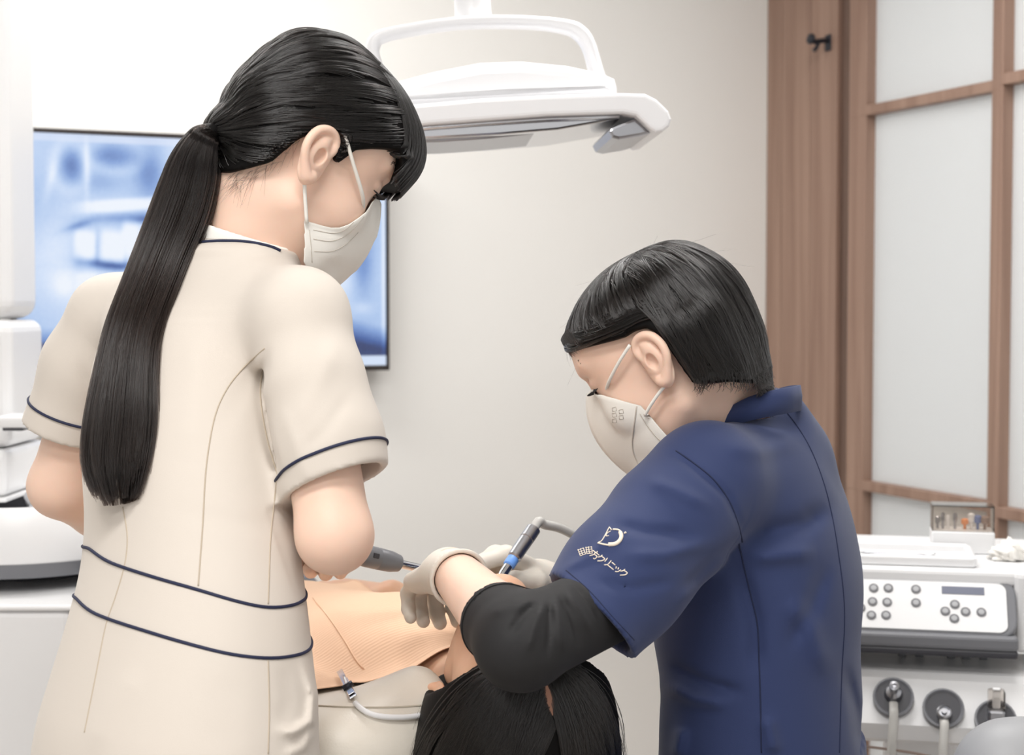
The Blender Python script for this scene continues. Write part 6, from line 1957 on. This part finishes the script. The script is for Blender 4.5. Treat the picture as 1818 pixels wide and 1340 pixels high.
# parting, traced from forehead to crown
pp = on_surface(bvh_h3, [(958, 1120), (962, 1160), (966, 1196), (970, 1222), (975, 1248), (981, 1270), (988, 1292)])
pp = catmull(pp, 40)
def part_pt(t):
    i = t * 39; k = min(int(i), 38); return pp[k] * (1 - (i - k)) + pp[k + 1] * (i - k)
SX = np.array([1.0, 0.1, 0.0])
paths = []
for i in range(9000):
    t = rng.uniform(0.0, 1.0) ** 0.9; sgn = 1 if rng.random() < 0.40 else -1
    gap = 0.0015 + 0.0045 * max(0, 1 - abs(t - 0.55) / 0.3) * rng.uniform(0.2, 1.0)
    if rng.random() < 0.3: gap *= rng.uniform(0, 0.8)
    p0 = part_pt(t) + SX * sgn * (gap + abs(rng.normal(0, 0.016)) * (rng.random() < 0.7))
    root = nrm(p0 - Oc)
    wid = rng.uniform(0.10, 1.0)
    # fall outward, then down over the side of the head
    tgt = nrm(SX * sgn * (0.35 + 0.65 * wid) - Z3 * rng.uniform(0.5, 1.0) + H3.U * (0.85 * (1 - wid) + 0.45 - 0.55 * (1 - t) + rng.normal(0, 0.10)))
    off = rng.uniform(0.0003, 0.003)
    pts = []; ok = True
    for u in np.linspace(0, 1, 10):
        dd = slerp(root, tgt, u)
        hh = hit_out(bvh_h3, Oc, dd)
        if hh is None: ok = False; break
        pts.append(hh + dd * off * min(1, 0.25 + 2 * u))
    if not ok: continue
    d_ = nrm(pts[-1] - pts[-2]); p_ = pts[-1]
    L = rng.uniform(0.06, 0.16)
    for k in range(5):
        d_ = nrm(d_ * 0.6 + np.array([0, 0, -1.0]) * 0.5 + SX * sgn * 0.05 + rng.normal(0, 0.02, 3)); p_ = p_ + d_ * L / 5; pts.append(p_)
    paths.append(pts)
B_, own = clump_paths(paths, 260, 0.7, 0)
lift_c = rng.uniform(-0.0005, 0.003, 300)
Cn = B_ - Oc; Cn /= np.linalg.norm(Cn, axis=2, keepdims=True)
B_ = B_ + Cn * lift_c[own][:, None, None] * np.sin(np.linspace(0.05, 0.9, 15) * math.pi)[None, :, None]
strands('hair_strands', B_, 0.00042, 0.0002, 'hair_black', hair3)
paths = []
for i in range(60):                                 # stray hairs at the outline
    sgn = rng.choice([-1, 1]); side = SX * sgn
    a = hit_out(bvh_h3, Oc, nrm(side + H3.U * rng.uniform(-0.3, 0.6) + H3.F * rng.uniform(-0.4, 0.5)))
    if a is None: continue
    paths.append(catmull([a, a + side * 0.010 - Z3 * 0.03, a + side * rng.uniform(0.004, 0.016) - Z3 * rng.uniform(0.05, 0.10)], 8))
strands('stray_hairs', paths, 0.0001, 0.00004, 'hair_black', hair3)
# scalp showing in the parting: a slim leaf shape
V, Fc = [], []
tt = np.linspace(0.36, 0.80, 16)
for i, t in enumerate(tt):
    q = part_pt(t); n3 = nrm(q - Oc); w_ = 0.0046 * math.sin(math.pi * min(1, (i + 2.2) / 17.5)) ** 0.8 + 0.0002
    for a in (-1, -0.4, 0.4, 1): V.append(q + SX * a * w_ + n3 * (0.0012 - 0.0012 * a * a))
for i in range(15):
    for k in range(3): Fc.append((i * 4 + k, i * 4 + k + 1, (i + 1) * 4 + k + 1, (i + 1) * 4 + k))
mesh_obj('parting', V, Fc, 'scalp', hair3)
lashes(H3, 1, p3); lashes(H3, -1, p3); brow(H3, 1, p3); brow(H3, -1, p3)

# chair: upholstered back with rounded head end, seat, leg rest, base
ch = empty('dental_chair', C(0.62, 0, 0)); tag(ch, 'cream leather dental chair under the patient', 'dental chair')
co_ = np.array(ch.location)
Fk = Field(np.array([-0.85, 1.50, 0.50]) , np.array([0.40, 2.65, 0.92]), 0.005)
def rbox(s0, s1, w0, w1, z0, z1, r, taper=0.0):
    def fn(X, Y, Z):
        s = (X - HO[0]) * AX[0] + (Y - HO[1]) * AX[1]; l = (X - HO[0]) * EX[0] + (Y - HO[1]) * EX[1]
        qs = np.abs(s - (s0 + s1) / 2) - (s1 - s0) / 2 + r; ql = np.abs(l - (w0 + w1) / 2) - (w1 - w0) / 2 + r; qz = np.abs(Z - (z0 + z1) / 2) - (z1 - z0) / 2 + r
        return np.sqrt(np.maximum(qs, 0) ** 2 + np.maximum(ql, 0) ** 2 + np.maximum(qz, 0) ** 2) + np.minimum(np.maximum(np.maximum(qs, ql), qz), 0) - r
    return fn
Fk.put(rbox(0.035, 0.64, -0.205, 0.190, 0.60, ZH - 0.012, 0.045), np.array([-0.85, 1.50, 0.5]), np.array([0.4, 2.65, 0.92]), 0)
Fk.cone(C(0.098, -0.050, ZH - 0.045), C(0.098, -0.165, ZH - 0.068), 0.062, 0.058, 0.025)
for s, w, t_, z in zip(tr_s, tr_w, tr_t, tr_z):
    Fk.ell(C(s, LC, ZH + z + 0.02), [AX, EX, Z3], (0.108, w + 0.010, t_ + 0.032), 0.02, op='s')
Fk.cone(C(-0.1, 0.02, ZH + 0.01), C(0.26, LC + 0.005, ZH + 0.01), 0.078, 0.072, 0.02, op='s')
for ar in (armR, armL): Fk.cone(ar[0], ar[1], 0.058, 0.054, 0.01, op='s')
V, Q = Fk.mesh(); V = relax(V, Q, 3)
bk = big_mesh_obj('backrest', V - co_, Q, 'leather', ch)
bvk = bvh_of(V, Q)
bvk_seam = on_surface(bvk, dense([(566, 1253), (600, 1255), (650, 1256), (690, 1256), (730, 1254), (770, 1250)], 6), 0.0004)
if len(bvk_seam) > 3: tube('seam', smooth_path(bvk_seam - co_, 3), 0.0011, 'leather_seam', bk, sides=6)
MC = Matrix.Translation(-ch.location) @ frame_m(np.array([HO[0], HO[1], 0]), EX, AX, Z3)
box('headrest', (-0.075, -0.115, ZH - 0.135), (0.085, 0.045, ZH - 0.092), 'leather', ch, bevel=0.018, matrix=MC, seg=4)
box('headrest_cover', (-0.080, -0.118, ZH - 0.094), (0.088, 0.030, ZH - 0.0895), 'white_cloth', ch, bevel=0.002, matrix=MC)
tube('headrest_bar', [np.array(MC @ Vector((0, -0.03, ZH - 0.13))), np.array(MC @ Vector((0, 0.06, ZH - 0.20)))], 0.014, 'chrome', ch)
ML3 = Matrix.Translation(-ch.location) @ frame_m(HIP, EL_, AL, np.cross(EL_, AL))
box('seat', (-0.16, -0.16, -0.20), (0.16, 0.42, -0.105), 'leather', ch, bevel=0.04, matrix=ML3, seg=4)
box('leg_rest', (-0.125, 0.40, -0.15), (0.125, 0.92, -0.075), 'leather', ch, bevel=0.035, matrix=ML3, seg=4)
box('back_shell', (-0.19, 0.10, ZH - 0.31), (0.18, 0.66, ZH - 0.255), 'white_plastic', ch, bevel=0.02, matrix=MC, seg=3)
box('lift_column', (-0.13, 0.55, 0.10), (0.13, 0.95, ZH - 0.28), 'white_plastic', ch, bevel=0.03, matrix=MC, seg=3)
box('floor_base', (-0.22, 0.35, 0.0), (0.22, 1.25, 0.11), 'white_plastic', ch, bevel=0.03, matrix=MC, seg=3)

# bib: a creped sheet that drapes over chest and shoulder
near = [(0.155, 0.155), (0.16, -0.01), (0.165, -0.09), (0.158, -0.152)]
ns, nl = 56, 64
V, UVs = [], []
allbvh = [bvh_c3, bvk, bvh_b3]
def drop(s, l):
    z = -9
    o_ = Vector(C(s, l, 1.4))
    for b in allbvh:
        h = b.ray_cast(o_, Vector((0, 0, -1)), 1.0)
        if h[0] is not None: z = max(z, h[0].z)
    return z
Zs = np.zeros((ns, nl)); SS = np.linspace(0.158, 0.60, ns); LL = np.linspace(-0.215, 0.165, nl)
for i, s in enumerate(SS):
    for j, l in enumerate(LL): Zs[i, j] = drop(s, l)
Zs = np.where(Zs < 0.6, 0.6, Zs)
# paper is stiff: bridge hollows, then smooth
for _ in range(14):
    Zp = np.pad(Zs, 1, mode='edge')
    avg = (Zp[2:, 1:-1] + Zp[:-2, 1:-1] + Zp[1:-1, 2:] + Zp[1:-1, :-2]) / 4
    Zs = np.maximum(Zs, avg)
for _ in range(6):
    Zp = np.pad(Zs, 1, mode='edge'); Zs = (Zp[2:, 1:-1] + Zp[:-2, 1:-1] + Zp[1:-1, 2:] + Zp[1:-1, :-2] + 2 * Zs) / 6
Zs += 0.005
# soft folds
for i, s in enumerate(SS):
    for j, l in enumerate(LL):
        Zs[i, j] += 0.0018 * math.sin(40 * l + 12 * s) * math.exp(-((s - 0.2) / 0.12) ** 2) + 0.0022 * math.exp(-((l + 0.105 + 0.12 * (s - 0.16)) / 0.010) ** 2) + 0.003 * math.exp(-((l + 0.17) / 0.012) ** 2) * math.exp(-((s - 0.18) / 0.03) ** 2)
for th_ in (0.0, -0.0009):
    for i, s in enumerate(SS):
        for j, l in enumerate(LL): V.append(C(s, l, Zs[i, j] + th_))
Fc = []
def vi(k, i, j): return k * ns * nl + i * nl + j
for k in (0, 1):
    for i in range(ns - 1):
        for j in range(nl - 1):
            f = (vi(k, i, j), vi(k, i, j + 1), vi(k, i + 1, j + 1), vi(k, i + 1, j)); Fc.append(f[::-1] if k == 0 else f)
for i in range(ns - 1):
    Fc.append((vi(0, i, 0), vi(0, i + 1, 0), vi(1, i + 1, 0), vi(1, i, 0))); Fc.append((vi(0, i + 1, nl - 1), vi(0, i, nl - 1), vi(1, i, nl - 1), vi(1, i + 1, nl - 1)))
for j in range(nl - 1):
    Fc.append((vi(0, 0, j + 1), vi(0, 0, j), vi(1, 0, j), vi(1, 0, j + 1))); Fc.append((vi(0, ns - 1, j), vi(0, ns - 1, j + 1), vi(1, ns - 1, j + 1), vi(1, ns - 1, j)))
bib = mesh_obj('bib', V, Fc, 'bib_paper')
tag(bib, 'orange creped paper bib spread over the patient', 'bib')
uvl = bib.data.uv_layers.new(name='UVMap')
sl_of = [((q - HO) @ EX, (q - HO) @ AX) for q in V]
for lp in bib.data.loops: uvl.data[lp.index].uv = sl_of[lp.vertex_index]
bvb = BVHTree.FromPolygons([v.co for v in bib.data.vertices], [tuple(p.vertices) for p in bib.data.polygons])
# folded double layer along the left side: its edge shows as a diagonal line
q = on_surface(bvb, dense([(556, 1062), (585, 1098), (612, 1138), (632, 1172), (646, 1188)], 5), 0.0006)
if len(q) > 3: tube('fold_edge', smooth_path(q, 2), 0.0009, 'bib_paper', bib, sides=6)
# clip and cord
cp0, cp1 = P(603, 1192, 1.695), P(630, 1246, 1.665)
h_ = on_surface(bvk, [(628, 1244)]); 
hb = on_surface(bvb, [(606, 1200)])
if len(hb): cp0 = hb[0] + np.array([-0.001, -0.004, 0.006])
if len(h_): cp1 = h_[0] + np.array([0, -0.004, 0.005])
cl = empty('bib_clip', cp1); tag(cl, 'chrome bib clip with white cord on the orange bib corner', 'clip')
oc = np.array(cl.location); dc = nrm(cp0 - cp1); Lc = np.linalg.norm(cp0 - cp1)
sd = nrm(np.cross(dc, [0, -1, 0.4])); up_ = np.cross(sd, dc)
up_ = up_ if up_[2] > 0 else -up_
Mc = frame_m((0, 0, 0), sd, dc, np.cross(sd, dc))
sg = 1 if np.cross(sd, dc)[2] > 0 else -1
box('lower_jaw', (-0.0042, 0.002, -0.0012), (0.0042, Lc * 0.68, 0.0004), 'chrome', cl, bevel=0.0006, matrix=Mc)
box('upper_jaw', (-0.0036, 0.010, 0.0016 * sg - 0.0006), (0.0036, Lc, 0.0016 * sg + 0.0006), 'chrome', cl, bevel=0.0005, matrix=Mc)
tube('hinge', [np.array(Mc @ Vector((-0.0055, Lc * 0.33, 0.003 * sg))), np.array(Mc @ Vector((0.0065, Lc * 0.33, 0.003 * sg)))], 0.0032, 'dark_metal', cl, sides=12)
tube('thumb_lever', catmull([np.array(Mc @ Vector((0, Lc * 0.35, 0.003 * sg))), np.array(Mc @ Vector((0.002, Lc * 0.55, 0.007 * sg)))], 6), 0.0016, 'chrome', cl, sides=8)
cpx = [(631, 1250), (640, 1262), (655, 1270), (675, 1275), (700, 1276), (725, 1276), (760, 1270)]
pts = []
for a, b in dense(cpx, 8):
    hh = on_surface(bvk, [(a, b)])
    pts.append((hh[0] + np.array([0, -0.005, 0.003])) if len(hh) else P(a, b, 1.66))
tube('cord', smooth_path(np.array(pts) - oc, 6), 0.0030, 'white_plastic', cl, sides=8)
